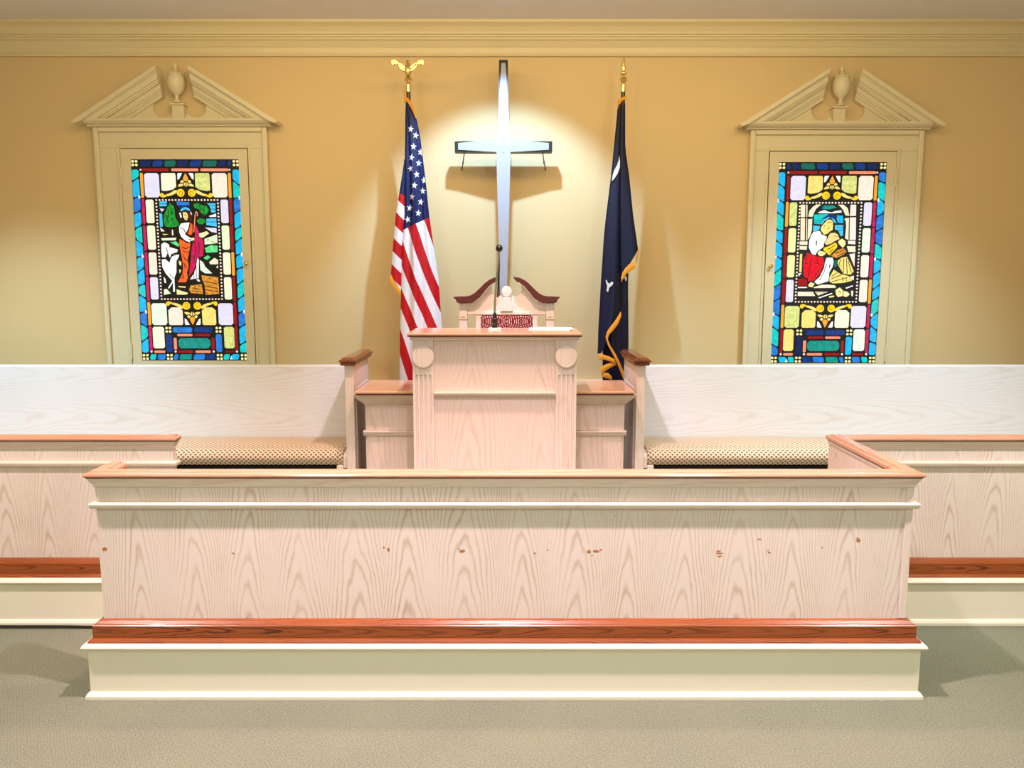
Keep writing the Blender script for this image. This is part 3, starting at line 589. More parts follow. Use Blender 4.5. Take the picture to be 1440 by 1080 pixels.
('wh',[(.1609,.5206),(.1817,.5074),(.2077,.5209),(.2100,.5377),(.2631,.5536),(.2554,.5702),(.2209,.5797),(.2106,.6031),(.1987,.5693),(.1834,.6015),(.1631,.6017),(.1590,.5603)]),
('wh',[(.2169,.6072),(.2350,.5868),(.2690,.5850),(.2646,.6019),(.2498,.6240),(.2460,.6957),(.2312,.7289),(.2302,.8177),(.2199,.8177),(.2224,.7578),(.1937,.7978),(.1893,.7920),(.2188,.7493),(.1785,.7023),(.1601,.6625),(.1590,.6154),(.1795,.6121),(.2070,.6360)]),
('wh',[(.1646,.7244),(.1737,.7346),(.1771,.7630),(.1676,.7596)]),
('pg',[(.1633,.4829),(.2568,.4795),(.2525,.4953),(.2031,.4959),(.1659,.4966)]),
('ye',[(.1716,.4554),(.2101,.4575),(.1810,.4650)]),
('gb',[(.2166,.5082),(.2534,.5014),(.2717,.5195),(.2679,.5357)]),
('pg',[(.4347,.4870),(.5142,.4599),(.5149,.5125),(.4345,.5224)]),
('gb',[(.4337,.5435),(.4779,.5243),(.5142,.5304),(.5124,.5698),(.4423,.5731)]),
('gb',[(.4239,.6043),(.4504,.5884),(.4662,.6010),(.4457,.6183),(.4269,.6106)]),
('mi',[(.3986,.6189),(.4182,.6326),(.4296,.6595),(.4720,.7020),(.4281,.7016),(.3993,.6817)]),
('be',[(.4569,.6314),(.4912,.6055),(.5136,.6184),(.5123,.6444),(.4956,.6456),(.4629,.6451)]),
('wh',[(.5000,.6635),(.5125,.6528),(.5085,.6710)]),
('am',[(.4044,.7140),(.5086,.7273),(.5107,.8318),(.4254,.8383),(.4210,.7710),(.4083,.7444)]),
('am',[(.3326,.7786),(.4018,.7683),(.4089,.8320),(.3335,.8256),(.3211,.8051)]),
('wh',[(.3708,.7408),(.3850,.7380),(.3938,.7533),(.3813,.7527)]),
('ye',[(.2663,.6223),(.2802,.6289),(.2791,.6540),(.2668,.6474)]),
('ye',[(.2652,.6766),(.2771,.6829),(.2670,.7016)]),
('py',[(.2419,.8024),(.3142,.8257),(.3035,.8356),(.2437,.8356)]),
('pg',[(.1625,.8026),(.1789,.7995),(.2039,.8287),(.1604,.8378)]),
('ye',[(.2535,.7815),(.2992,.7831),(.2987,.7929),(.2565,.7886)])],
'beads':[(.1445,.2474,.0056),(.1445,.8641,.0056),(.1646,.2474,.0056),(.1646,.8641,.0056),(.1848,.2474,.0056),(.1848,.8641,.0056),(.2050,.2474,.0056),(.2050,.8641,.0056),(.2251,.2474,.0056),(.2251,.8641,.0056),(.2453,.2474,.0056),(.2453,.8641,.0056),(.2654,.2474,.0056),(.2654,.8641,.0056),(.2856,.2474,.0056),(.2856,.8641,.0056),(.3058,.2474,.0056),(.3058,.8641,.0056),(.3259,.2474,.0056),(.3259,.8641,.0056),(.3461,.2474,.0056),(.3461,.8641,.0056),(.3662,.2474,.0056),(.3662,.8641,.0056),(.3864,.2474,.0056),(.3864,.8641,.0056),(.4066,.2474,.0056),(.4066,.8641,.0056),(.4267,.2474,.0056),(.4267,.8641,.0056),(.4469,.2474,.0056),(.4469,.8641,.0056),(.4670,.2474,.0056),(.4670,.8641,.0056),(.4872,.2474,.0056),(.4872,.8641,.0056),(.5074,.2474,.0056),(.5074,.8641,.0056),(.5275,.2474,.0056),(.5275,.8641,.0056),(.1431,.2680,.0058),(.5289,.2680,.0058),(.1431,.2885,.0058),(.5289,.2885,.0058),(.1431,.3091,.0058),(.5289,.3091,.0058),(.1431,.3297,.0058),(.5289,.3297,.0058),(.1431,.3502,.0058),(.5289,.3502,.0058),(.1431,.3708,.0058),(.5289,.3708,.0058),(.1431,.3913,.0058),(.5289,.3913,.0058),(.1431,.4119,.0058),(.5289,.4119,.0058),(.1431,.4324,.0058),(.5289,.4324,.0058),(.1431,.4530,.0058),(.5289,.4530,.0058),(.1431,.4736,.0058),(.5289,.4736,.0058),(.1431,.4941,.0058),(.5289,.4941,.0058),(.1431,.5147,.0058),(.5289,.5147,.0058),(.1431,.5352,.0058),(.5289,.5352,.0058),(.1431,.5558,.0058),(.5289,.5558,.0058),(.1431,.5763,.0058),(.5289,.5763,.0058),(.1431,.5969,.0058),(.5289,.5969,.0058),(.1431,.6174,.0058),(.5289,.6174,.0058),(.1431,.6380,.0058),(.5289,.6380,.0058),(.1431,.6586,.0058),(.5289,.6586,.0058),(.1431,.6791,.0058),(.5289,.6791,.0058),(.1431,.6997,.0058),(.5289,.6997,.0058),(.1431,.7202,.0058),(.5289,.7202,.0058),(.1431,.7408,.0058),(.5289,.7408,.0058),(.1431,.7613,.0058),(.5289,.7613,.0058),(.1431,.7819,.0058),(.5289,.7819,.0058),(.1431,.8025,.0058),(.5289,.8025,.0058),(.1431,.8230,.0058),(.5289,.8230,.0058),(.1431,.8436,.0058),(.5289,.8436,.0058)],
'lines':[[(.3147,.3401),(.3267,.3377),(.3272,.3411),(.3155,.3431)],
[(.3188,.3585),(.3291,.3578),(.3289,.3611),(.3193,.3618)],
[(.2854,.4121),(.3118,.4289),(.3208,.4524),(.3173,.4541),(.3082,.4322),(.2852,.4161)],
[(.3345,.4854),(.3463,.4880),(.3447,.4928),(.3326,.4901)],
[(.2893,.5332),(.3126,.5451),(.3405,.5366),(.3402,.5407),(.3124,.5501),(.2884,.5373)],
[(.2983,.5586),(.3183,.5687),(.3357,.5620),(.3355,.5660),(.3180,.5738),(.2963,.5626)],
[(.2952,.5839),(.3058,.6110),(.3274,.6246),(.3272,.6287),(.3038,.6161),(.2917,.5856)],
[(.2979,.6314),(.3063,.6687),(.3028,.6704),(.2943,.6348)],
[(.3075,.6450),(.3200,.6687),(.3172,.6704),(.3047,.6467)],
[(.2908,.7028),(.2890,.7368),(.2849,.7368),(.2865,.7062)],
[(.3970,.4995),(.4014,.5501),(.3944,.5873),(.3910,.5873),(.3973,.5501),(.3935,.5012)],
[(.3731,.4995),(.3808,.5501),(.3638,.6178),(.3603,.6178),(.3767,.5501),(.3689,.5012)],
[(.3605,.6823),(.3585,.7368),(.3551,.7368),(.3569,.6857)],
[(.3760,.6484),(.3738,.7334),(.3704,.7334),(.3730,.6518)],
[(.1899,.5366),(.2018,.5704),(.1982,.5721),(.1863,.5400)],
[(.2032,.7028),(.2290,.7334),(.2265,.7358),(.2006,.7062)],
[(.2176,.5941),(.2488,.5873),(.2486,.5907),(.2191,.5975)],
[(.4452,.4928),(.4659,.4894),(.4657,.4928),(.4467,.4968)],
[(.4756,.5012),(.5027,.5062),(.5025,.5096),(.4771,.5049)],
[(.4122,.7505),(.5010,.7642),(.5008,.7683),(.4120,.7546)],
[(.4143,.7778),(.5065,.7949),(.5063,.7990),(.4141,.7819)],
[(.4166,.8018),(.5055,.8155),(.5053,.8196),(.4164,.8059)],
[(.3413,.7915),(.3993,.8018),(.3991,.8059),(.3411,.7956)],
[(.3404,.8086),(.4020,.8189),(.4018,.8230),(.3402,.8127)],
[(.2194,.3083),(.2204,.3518),(.2170,.3524),(.2159,.3100)],
[(.2335,.2983),(.2382,.3384),(.2347,.3391),(.2307,.3000)],
[(.2073,.3417),(.2152,.3852),(.2117,.3859),(.2039,.3424)],
[(.2371,.3585),(.2520,.3987),(.2485,.4000),(.2336,.3598)],
[(.4144,.2850),(.4269,.3083),(.4241,.3097),(.4116,.2863)],
[(.4379,.2917),(.4434,.3183),(.4406,.3197),(.4344,.2930)],
[(.4523,.3802),(.5137,.3802),(.5135,.3836),(.4522,.3836)],
[(.4758,.2800),(.5132,.2800),(.5131,.2833),(.4767,.2833)],
[(.4823,.3017),(.5122,.3017),(.5121,.3050),(.4828,.3050)],
[(.1630,.2690),(.2086,.2690),(.2084,.2723),(.1628,.2723)],
[(.3753,.2191),(.3651,.2183),(.3649,.2201),(.3752,.2209)],
[(.3656,.2185),(.3584,.2123),(.3573,.2136),(.3644,.2199)],
[(.3587,.2128),(.3568,.2043),(.3551,.2047),(.3570,.2132)],
[(.3568,.2049),(.3598,.1978),(.3582,.1971),(.3551,.2042)],
[(.3594,.1983),(.3653,.1949),(.3644,.1934),(.3586,.1967)],
[(.3648,.1950),(.3706,.1959),(.3708,.1941),(.3650,.1933)],
[(.3701,.1956),(.3735,.1992),(.3748,.1980),(.3714,.1944)],
[(.3733,.1987),(.3736,.2029),(.3754,.2027),(.3751,.1986)],
[(.3738,.2022),(.3719,.2049),(.3733,.2060),(.3753,.2033)],
[(.2928,.2209),(.3031,.2201),(.3029,.2183),(.2926,.2191)],
[(.3036,.2199),(.3107,.2136),(.3095,.2123),(.3024,.2185)],
[(.3110,.2132),(.3129,.2047),(.3112,.2043),(.3092,.2128)],
[(.3129,.2042),(.3098,.1971),(.3081,.1978),(.3112,.2049)],
[(.3094,.1967),(.3035,.1934),(.3026,.1949),(.3085,.1983)],
[(.3030,.1933),(.2971,.1941),(.2974,.1959),(.3032,.1950)],
[(.2966,.1944),(.2931,.1980),(.2944,.1992),(.2979,.1956)],
[(.2929,.1986),(.2925,.2027),(.2943,.2029),(.2947,.1987)],
[(.2927,.2033),(.2946,.2060),(.2961,.2049),(.2942,.2022)],
[(.3752,.8894),(.3649,.8902),(.3651,.8920),(.3753,.8912)],
[(.3644,.8905),(.3573,.8967),(.3584,.8980),(.3656,.8918)],
[(.3570,.8971),(.3551,.9056),(.3568,.9060),(.3587,.8975)],
[(.3551,.9061),(.3582,.9132),(.3598,.9125),(.3568,.9054)],
[(.3586,.9136),(.3644,.9169),(.3653,.9154),(.3594,.9120)],
[(.3650,.9170),(.3708,.9162),(.3706,.9144),(.3648,.9153)],
[(.3714,.9159),(.3748,.9123),(.3735,.9111),(.3701,.9147)],
[(.3751,.9118),(.3754,.9076),(.3736,.9074),(.3733,.9116)],
[(.3753,.9070),(.3733,.9043),(.3719,.9054),(.3738,.9081)],
[(.2926,.8912),(.3029,.8920),(.3031,.8902),(.2928,.8894)],
[(.3024,.8918),(.3095,.8980),(.3107,.8967),(.3036,.8905)],
[(.3092,.8975),(.3112,.9060),(.3129,.9056),(.3110,.8971)],
[(.3112,.9054),(.3081,.9125),(.3098,.9132),(.3129,.9061)],
[(.3085,.9120),(.3026,.9154),(.3035,.9169),(.3094,.9136)],
[(.3032,.9153),(.2974,.9144),(.2971,.9162),(.3030,.9170)],
[(.2979,.9147),(.2944,.9111),(.2931,.9123),(.2966,.9159)],
[(.2947,.9116),(.2943,.9074),(.2925,.9076),(.2929,.9118)],
[(.2942,.9081),(.2961,.9054),(.2946,.9043),(.2927,.9070)]]}
GLASS_2 = {'panes':[
('bl',[(.6693,.0697),(.6612,.0622),(.6371,.0622),(.6290,.0697),(.6290,.1017),(.6371,.1122),(.6612,.1213),(.6693,.1168)]),
('te',[(.6693,.1406),(.6612,.1301),(.6371,.1210),(.6290,.1255),(.6290,.2038),(.6371,.2174),(.6612,.2355),(.6693,.2340)]),
('wh',[(.6404,.2308),(.6330,.2158),(.6256,.2308),(.6330,.2459)]),
('cy',[(.6693,.2578),(.6612,.2443),(.6371,.2262),(.6290,.2277),(.6290,.3229),(.6371,.3254),(.6612,.3103),(.6693,.2978)]),
('bl',[(.6693,.3216),(.6612,.3191),(.6371,.3342),(.6290,.3467),(.6290,.4143),(.6371,.4168),(.6612,.4017),(.6693,.3892)]),
('bl',[(.6693,.4130),(.6612,.4105),(.6371,.4256),(.6290,.4381),(.6290,.4806),(.6371,.4931),(.6612,.5082),(.6693,.5057)]),
('te',[(.6693,.5295),(.6612,.5170),(.6371,.5019),(.6290,.5044),(.6290,.5770),(.6371,.5875),(.6612,.5966),(.6693,.5921)]),
('wh',[(.6404,.5965),(.6330,.5814),(.6256,.5965),(.6330,.6115)]),
('cy',[(.6693,.6159),(.6612,.6054),(.6371,.5963),(.6290,.6009),(.6290,.6824),(.6371,.6849),(.6612,.6698),(.6693,.6573)]),
('cy',[(.6693,.6811),(.6612,.6786),(.6371,.6937),(.6290,.7063),(.6290,.7788),(.6371,.7793),(.6612,.7582),(.6693,.7437)]),
('cy',[(.6693,.7675),(.6612,.7670),(.6371,.7881),(.6290,.8027),(.6290,.8494),(.6371,.8519),(.6612,.8368),(.6693,.8243)]),
('te',[(.6693,.8481),(.6612,.8456),(.6371,.8607),(.6290,.8732),(.6290,.9519),(.6371,.9524),(.6612,.9313),(.6693,.9167)]),
('wh',[(.6404,.9462),(.6330,.9312),(.6256,.9462),(.6330,.9613)]),
('cy',[(.6693,.9406),(.6612,.9401),(.6371,.9612),(.6290,.9758),(.6290,1.0045),(.6371,1.0181),(.6612,1.0362),(.6693,1.0347)]),
('cy',[(.6693,1.0586),(.6612,1.0450),(.6371,1.0269),(.6290,1.0284),(.6290,1.1035),(.6371,1.1140),(.6612,1.1231),(.6693,1.1186)]),
('cy',[(.6693,1.1424),(.6612,1.1319),(.6371,1.1228),(.6290,1.1274),(.6290,1.1963),(.6371,1.2039),(.6612,1.2039),(.6693,1.1963)]),
('cy',[(.0430,.0697),(.0349,.0622),(.0108,.0622),(.0027,.0697),(.0027,.1161),(.0108,.1296),(.0349,.1477),(.0430,.1462)]),
('cy',[(.0430,.1701),(.0349,.1565),(.0108,.1384),(.0027,.1399),(.0027,.2075),(.0108,.2211),(.0349,.2391),(.0430,.2376)]),
('wh',[(.0141,.2345),(.0067,.2194),(-.0007,.2345),(.0067,.2496)]),
('cy',[(.0430,.2615),(.0349,.2479),(.0108,.2298),(.0027,.2314),(.0027,.2928),(.0108,.3064),(.0349,.3245),(.0430,.3229)]),
('te',[(.0430,.3468),(.0349,.3332),(.0108,.3152),(.0027,.3167),(.0027,.3978),(.0108,.4084),(.0349,.4174),(.0430,.4129)]),
('cy',[(.0430,.4368),(.0349,.4262),(.0108,.4172),(.0027,.4217),(.0027,.4659),(.0108,.4794),(.0349,.4975),(.0430,.4960)]),
('cy',[(.0430,.5199),(.0349,.5063),(.0108,.4882),(.0027,.4897),(.0027,.5598),(.0108,.5723),(.0349,.5874),(.0430,.5849)]),
('wh',[(.0141,.5843),(.0067,.5692),(-.0007,.5843),(.0067,.5993)]),
('cy',[(.0430,.6088),(.0349,.5962),(.0108,.5811),(.0027,.5836),(.0027,.6752),(.0108,.6757),(.0349,.6546),(.0430,.6401)]),
('te',[(.0430,.6639),(.0349,.6634),(.0108,.6845),(.0027,.6991),(.0027,.7616),(.0108,.7641),(.0349,.7491),(.0430,.7365)]),
('bl',[(.0430,.7604),(.0349,.7579),(.0108,.7729),(.0027,.7855),(.0027,.8530),(.0108,.8555),(.0349,.8405),(.0430,.8279)]),
('bl',[(.0430,.8518),(.0349,.8493),(.0108,.8643),(.0027,.8769),(.0027,.9193),(.0108,.9319),(.0349,.9469),(.0430,.9444)]),
('wh',[(.0141,.9438),(.0067,.9287),(-.0007,.9438),(.0067,.9589)]),
('cy',[(.0430,.9683),(.0349,.9557),(.0108,.9407),(.0027,.9432),(.0027,1.0082),(.0108,1.0218),(.0349,1.0399),(.0430,1.0384)]),
('te',[(.0430,1.0622),(.0349,1.0486),(.0108,1.0306),(.0027,1.0321),(.0027,1.1204),(.0108,1.1330),(.0349,1.1480),(.0430,1.1455)]),
('bl',[(.0430,1.1694),(.0349,1.1568),(.0108,1.1418),(.0027,1.1443),(.0027,1.1963),(.0108,1.2039),(.0349,1.2039),(.0430,1.1963)]),
('dn',[(.6196,.0352),(.6115,.0075),(.5524,.0063),(.5484,.0201),(.5578,.0427),(.6142,.0440)]),
('nv',[(.5403,.0352),(.5322,.0075),(.4785,.0063),(.4744,.0201),(.4838,.0427),(.5349,.0440)]),
('gn',[(.4664,.0352),(.4583,.0075),(.3978,.0063),(.3938,.0201),(.4032,.0427),(.4610,.0440)]),
('dn',[(.3857,.0352),(.3777,.0075),(.3205,.0063),(.3165,.0201),(.3259,.0427),(.3804,.0440)]),
('nv',[(.3084,.0352),(.3004,.0075),(.2399,.0063),(.2359,.0201),(.2453,.0427),(.3031,.0440)]),
('gn',[(.2278,.0352),(.2197,.0075),(.1425,.0063),(.1384,.0201),(.1478,.0427),(.2224,.0440)]),
('dn',[(.1304,.0352),(.1223,.0075),(.0853,.0063),(.0813,.0201),(.0907,.0427),(.1250,.0440)]),
('nv',[(.0732,.0352),(.0652,.0075),(.0551,.0063),(.0511,.0201),(.0605,.0427),(.0679,.0440)]),
('py',[(.6480,.0117),(.6438,.0190),(.6354,.0190),(.6312,.0117),(.6354,.0044),(.6438,.0044)]),
('py',[(.6480,.0335),(.6438,.0408),(.6354,.0408),(.6312,.0335),(.6354,.0263),(.6438,.0263)]),
('py',[(.6698,.0117),(.6656,.0190),(.6572,.0190),(.6530,.0117),(.6572,.0044),(.6656,.0044)]),
('py',[(.6698,.0335),(.6656,.0408),(.6572,.0408),(.6530,.0335),(.6572,.0263),(.6656,.0263)]),
('py',[(.0190,.0117),(.0148,.0190),(.0064,.0190),(.0022,.0117),(.0064,.0044),(.0148,.0044)]),
('py',[(.0190,.0335),(.0148,.0408),(.0064,.0408),(.0022,.0335),(.0064,.0263),(.0148,.0263)]),
('py',[(.0408,.0117),(.0366,.0190),(.0282,.0190),(.0240,.0117),(.0282,.0044),(.0366,.0044)]),
('py',[(.0408,.0335),(.0366,.0408),(.0282,.0408),(.0240,.0335),(.0282,.0263),(.0366,.0263)]),
('sa',[(.6042,.0546),(.4442,.0546),(.4402,.0586),(.4402,.0676),(.4442,.0716),(.6042,.0716),(.6082,.0676),(.6082,.0586)]),
('rd',[(.4194,.0546),(.2594,.0546),(.2554,.0586),(.2554,.0676),(.2594,.0716),(.4194,.0716),(.4234,.0676),(.4234,.0586)]),
('rd',[(.2379,.0546),(.0746,.0546),(.0706,.0586),(.0706,.0676),(.0746,.0716),(.2379,.0716),(.2419,.0676),(.2419,.0586)]),
('pk',[(.6108,.0628),(.6135,.0677),(.6189,.0677),(.6216,.0628),(.6189,.0579),(.6135,.0579)]),
('pk',[(.0564,.0628),(.0591,.0677),(.0645,.0677),(.0672,.0628),(.0645,.0579),(.0591,.0579)]),
('og',[(.6163,.0816),(.6075,.0816),(.6035,.0856),(.6035,.2296),(.6075,.2336),(.6163,.2336),(.6203,.2296),(.6203,.0856)]),
('cr',[(.6163,.2412),(.6075,.2412),(.6035,.2452),(.6035,.3904),(.6075,.3944),(.6163,.3944),(.6203,.3904),(.6203,.2452)]),
('cr',[(.6163,.4019),(.6075,.4019),(.6035,.4059),(.6035,.5574),(.6075,.5614),(.6163,.5614),(.6203,.5574),(.6203,.4059)]),
('cr',[(.6163,.5690),(.6075,.5690),(.6035,.5730),(.6035,.7119),(.6075,.7159),(.6163,.7159),(.6203,.7119),(.6203,.5730)]),
('og',[(.6163,.7235),(.6075,.7235),(.6035,.7275),(.6035,.8714),(.6075,.8754),(.6163,.8754),(.6203,.8714),(.6203,.7275)]),
('cr',[(.6163,.8830),(.6075,.8830),(.6035,.8870),(.6035,1.0259),(.6075,1.0299),(.6163,1.0299),(.6203,1.0259),(.6203,.8870)]),
('cr',[(.6163,1.0375),(.6075,1.0375),(.6035,1.0415),(.6035,1.1892),(.6075,1.1932),(.6163,1.1932),(.6203,1.1892),(.6203,1.0415)]),
('rd',[(.0686,.0816),(.0598,.0816),(.0558,.0856),(.0558,.2296),(.0598,.2336),(.0686,.2336),(.0726,.2296),(.0726,.0856)]),
('og',[(.0686,.2412),(.0598,.2412),(.0558,.2452),(.0558,.3904),(.0598,.3944),(.0686,.3944),(.0726,.3904),(.0726,.2452)]),
('rd',[(.0686,.4019),(.0598,.4019),(.0558,.4059),(.0558,.5574),(.0598,.5614),(.0686,.5614),(.0726,.5574),(.0726,.4059)]),
('rd',[(.0686,.5690),(.0598,.5690),(.0558,.5730),(.0558,.7119),(.0598,.7159),(.0686,.7159),(.0726,.7119),(.0726,.5730)]),
('rd',[(.0686,.7235),(.0598,.7235),(.0558,.7275),(.0558,.8714),(.0598,.8754),(.0686,.8754),(.0726,.8714),(.0726,.7275)]),
('og',[(.0686,.8830),(.0598,.8830),(.0558,.8870),(.0558,1.0259),(.0598,1.0299),(.0686,1.0299),(.0726,1.0259),(.0726,.8870)]),
('rd',[(.0686,1.0375),(.0598,1.0375),(.0558,1.0415),(.0558,1.1892),(.0598,1.1932),(.0686,1.1932),(.0726,1.1892),(.0726,1.0415)]),
('la',[(.5867,.2449),(.5543,.2449),(.5463,.2529),(.5463,.3814),(.5543,.3894),(.5867,.3894),(.5947,.3814),(.5947,.2529)]),
('yg',[(.1183,.2449),(.0886,.2449),(.0806,.2529),(.0806,.3814),(.0886,.3894),(.1183,.3894),(.1263,.3814),(.1263,.2529)]),
('mi',[(.5867,.4044),(.5543,.4044),(.5463,.4124),(.5463,.5459),(.5543,.5539),(.5867,.5539),(.5947,.5459),(.5947,.4124)]),
('py',[(.1183,.4044),(.0886,.4044),(.0806,.4124),(.0806,.5459),(.0886,.5539),(.1183,.5539),(.1263,.5459),(.1263,.4124)]),
('pk',[(.5867,.5715),(.5543,.5715),(.5463,.5795),(.5463,.7016),(.5543,.7096),(.5867,.7096),(.5947,.7016),(.5947,.5795)]),
('py',[(.1183,.5715),(.0886,.5715),(.0806,.5795),(.0806,.7016),(.0886,.7096),(.1183,.7096),(.1263,.7016),(.1263,.5795)]),
('pk',[(.5867,.7260),(.5543,.7260),(.5463,.7340),(.5463,.8586),(.5543,.8666),(.5867,.8666),(.5947,.8586),(.5947,.7340)]),
('la',[(.1183,.7260),(.0886,.7260),(.0806,.7340),(.0806,.8586),(.0886,.8666),(.1183,.8666),(.1263,.8586),(.1263,.7340)]),
('pk',[(.5834,.0829),(.5160,.0829),(.5040,.0949),(.5040,.2191),(.5160,.2311),(.5834,.2311),(.5954,.2191),(.5954,.0949)]),
('yg',[(.4852,.0829),(.4052,.0829),(.3998,.0942),(.3998,.1658),(.4200,.1821),(.4452,.1884),(.4704,.1922),(.4906,.1884),(.4906,.0942)]),
('ye',[(.2735,.0829),(.1935,.0829),(.1882,.0942),(.1882,.1884),(.2083,.1922),(.2335,.1884),(.2587,.1821),(.2789,.1658),(.2789,.0942)]),
('la',[(.1614,.0829),(.0926,.0829),(.0806,.0949),(.0806,.2191),(.0926,.2311),(.1614,.2311),(.1734,.2191),(.1734,.0949)]),
('la',[(.5841,.8905),(.5126,.8905),(.5006,.9025),(.5006,1.0167),(.5126,1.0287),(.5841,1.0287),(.5961,1.0167),(.5961,.9025)]),
('cm',[(.4892,.9357),(.4691,.9169),(.4200,.9169),(.3998,.9357),(.3998,1.0199),(.4066,1.0287),(.4825,1.0287),(.4892,1.0199)]),
('ye',[(.2755,.9357),(.2554,.9169),(.2083,.9169),(.1882,.9357),(.1882,1.0199),(.1949,1.0287),(.2688,1.0287),(.2755,1.0199)]),
('yg',[(.1594,.8905),(.0913,.8905),(.0793,.9025),(.0793,1.0167),(.0913,1.0287),(.1594,1.0287),(.1714,1.0167),(.1714,.9025)]),
('yl',[(.2789,.2035),(.2813,.2141),(.2880,.2226),(.2977,.2273),(.3085,.2273),(.3182,.2226),(.3249,.2141),(.3273,.2035),(.3249,.1928),(.3182,.1843),(.3085,.1796),(.2977,.1796),(.2880,.1843),(.2813,.1928)]),
('yl',[(.3972,.2035),(.3948,.2141),(.3880,.2226),(.3783,.2273),(.3676,.2273),(.3579,.2226),(.3512,.2141),(.3488,.2035),(.3512,.1928),(.3579,.1843),(.3676,.1796),(.3783,.1796),(.3880,.1843),(.3948,.1928)]),
('ye',[(.2802,.1859),(.2641,.1884),(.2372,.2047),(.2171,.2110),(.2171,.2236),(.2372,.2211),(.2641,.2110),(.2775,.2010)]),
('ye',[(.3958,.1859),(.4119,.1884),(.4388,.2047),(.4590,.2110),(.4590,.2236),(.4388,.2211),(.4119,.2110),(.3985,.2010)]),
('yl',[(.2144,.2110),(.2003,.2185),(.1956,.2085),(.1861,.2035),(.1767,.2072),(.1727,.2160),(.1767,.2273),(.1935,.2324),(.2144,.2248)]),
('yl',[(.4617,.2110),(.4758,.2185),(.4805,.2085),(.4899,.2035),(.4993,.2072),(.5033,.2160),(.4993,.2273),(.4825,.2324),(.4617,.2248)]),
('og',[(.3380,.0829),(.3300,.0980),(.3219,.1156),(.3246,.1281),(.3380,.1344),(.3515,.1281),(.3541,.1156),(.3461,.0980)]),
('ye',[(.3259,.1344),(.3165,.1243),(.3078,.1306),(.3044,.1394),(.3179,.1444)]),
('ye',[(.3501,.1344),(.3595,.1243),(.3683,.1306),(.3716,.1394),(.3582,.1444)]),
('ye',[(.3179,.1495),(.3044,.1470),(.2910,.1557),(.2883,.1645),(.3044,.1645),(.3246,.1583)]),
('ye',[(.3582,.1495),(.3716,.1470),(.3851,.1557),(.3877,.1645),(.3716,.1645),(.3515,.1583)]),
('ye',[(.3353,.1407),(.3300,.1407),(.3246,.1482),(.3286,.1583),(.3353,.1658)]),
('ye',[(.3407,.1407),(.3461,.1407),(.3515,.1482),(.3474,.1583),(.3407,.1658)]),
('wh',[(.3179,.0829),(.2923,.0829),(.2883,.0904),(.2883,.1231),(.2977,.1181)]),
('wh',[(.3582,.0829),(.3837,.0829),(.3877,.0904),(.3877,.1231),(.3783,.1181)]),
('yl',[(.2789,.9068),(.2813,.8962),(.2880,.8877),(.2977,.8830),(.3085,.8830),(.3182,.8877),(.3249,.8962),(.3273,.9068),(.3249,.9175),(.3182,.9260),(.3085,.9307),(.2977,.9307),(.2880,.9260),(.2813,.9175)]),
('yl',[(.3972,.9068),(.3948,.8962),(.3880,.8877),(.3783,.8830),(.3676,.8830),(.3579,.8877),(.3512,.8962),(.3488,.9068),(.3512,.9175),(.3579,.9260),(.3676,.9307),(.3783,.9307),(.3880,.9260),(.3948,.9175)]),
('ye',[(.2802,.9244),(.2641,.9219),(.2372,.9056),(.2171,.8993),(.2171,.8867),(.2372,.8892),(.2641,.8993),(.2775,.9093)]),
('ye',[(.3958,.9244),(.4119,.9219),(.4388,.9056),(.4590,.8993),(.4590,.8867),(.4388,.8892),(.4119,.8993),(.3985,.9093)]),
('yl',[(.2144,.8993),(.2003,.8918),(.1956,.9018),(.1861,.9068),(.1767,.9031),(.1727,.8943),(.1767,.8830),(.1935,.8779),(.2144,.8855)]),
('yl',[(.4617,.8993),(.4758,.8918),(.4805,.9018),(.4899,.9068),(.4993,.9031),(.5033,.8943),(.4993,.8830),(.4825,.8779),(.4617,.8855)]),
('og',[(.3380,1.0274),(.3300,1.0123),(.3219,.9948),(.3246,.9822),(.3380,.9759),(.3515,.9822),(.3541,.9948),(.3461,1.0123)]),
('ye',[(.3259,.9759),(.3165,.9860),(.3078,.9797),(.3044,.9709),(.3179,.9659)]),
('ye',[(.3501,.9759),(.3595,.9860),(.3683,.9797),(.3716,.9709),(.3582,.9659)]),
('ye',[(.3179,.9608),(.3044,.9634),(.2910,.9546),(.2883,.9458),(.3044,.9458),(.3246,.9520)]),
('ye',[(.3582,.9608),(.3716,.9634),(.3851,.9546),(.3877,.9458),(.3716,.9458),(.3515,.9520)]),
('ye',[(.3353,.9696),(.3300,.9696),(.3246,.9621),(.3286,.9520),(.3353,.9445)]),
('ye',[(.3407,.9696),(.3461,.9696),(.3515,.9621),(.3474,.9520),(.3407,.9445)]),
('wh',[(.3179,1.0274),(.2923,1.0274),(.2883,1.0199),(.2883,.9872),(.2977,.9922)]),
('wh',[(.3582,1.0274),(.3837,1.0274),(.3877,1.0199),(.3877,.9872),(.3783,.9922)]),
('mi',[(.5861,1.0400),(.5342,1.0400),(.5242,1.0500),(.5242,1.1681),(.5342,1.1781),(.5861,1.1781),(.5961,1.1681),(.5961,1.0500)]),
('ye',[(.1311,1.0400),(.0873,1.0400),(.0773,1.0500),(.0773,1.1681),(.0873,1.1781),(.1311,1.1781),(.1411,1.1681),(.1411,1.0500)]),
('py',[(.4934,1.0479),(.4892,1.0552),(.4808,1.0552),(.4766,1.0479),(.4808,1.0406),(.4892,1.0406)]),
('py',[(.4934,1.0697),(.4892,1.0770),(.4808,1.0770),(.4766,1.0697),(.4808,1.0625),(.4892,1.0625)]),
('py',[(.5153,1.0479),(.5111,1.0552),(.5027,1.0552),(.4985,1.0479),(.5027,1.0406),(.5111,1.0406)]),
('py',[(.5153,1.0697),(.5111,1.0770),(.5027,1.0770),(.4985,1.0697),(.5027,1.0625),(.5111,1.0625)]),
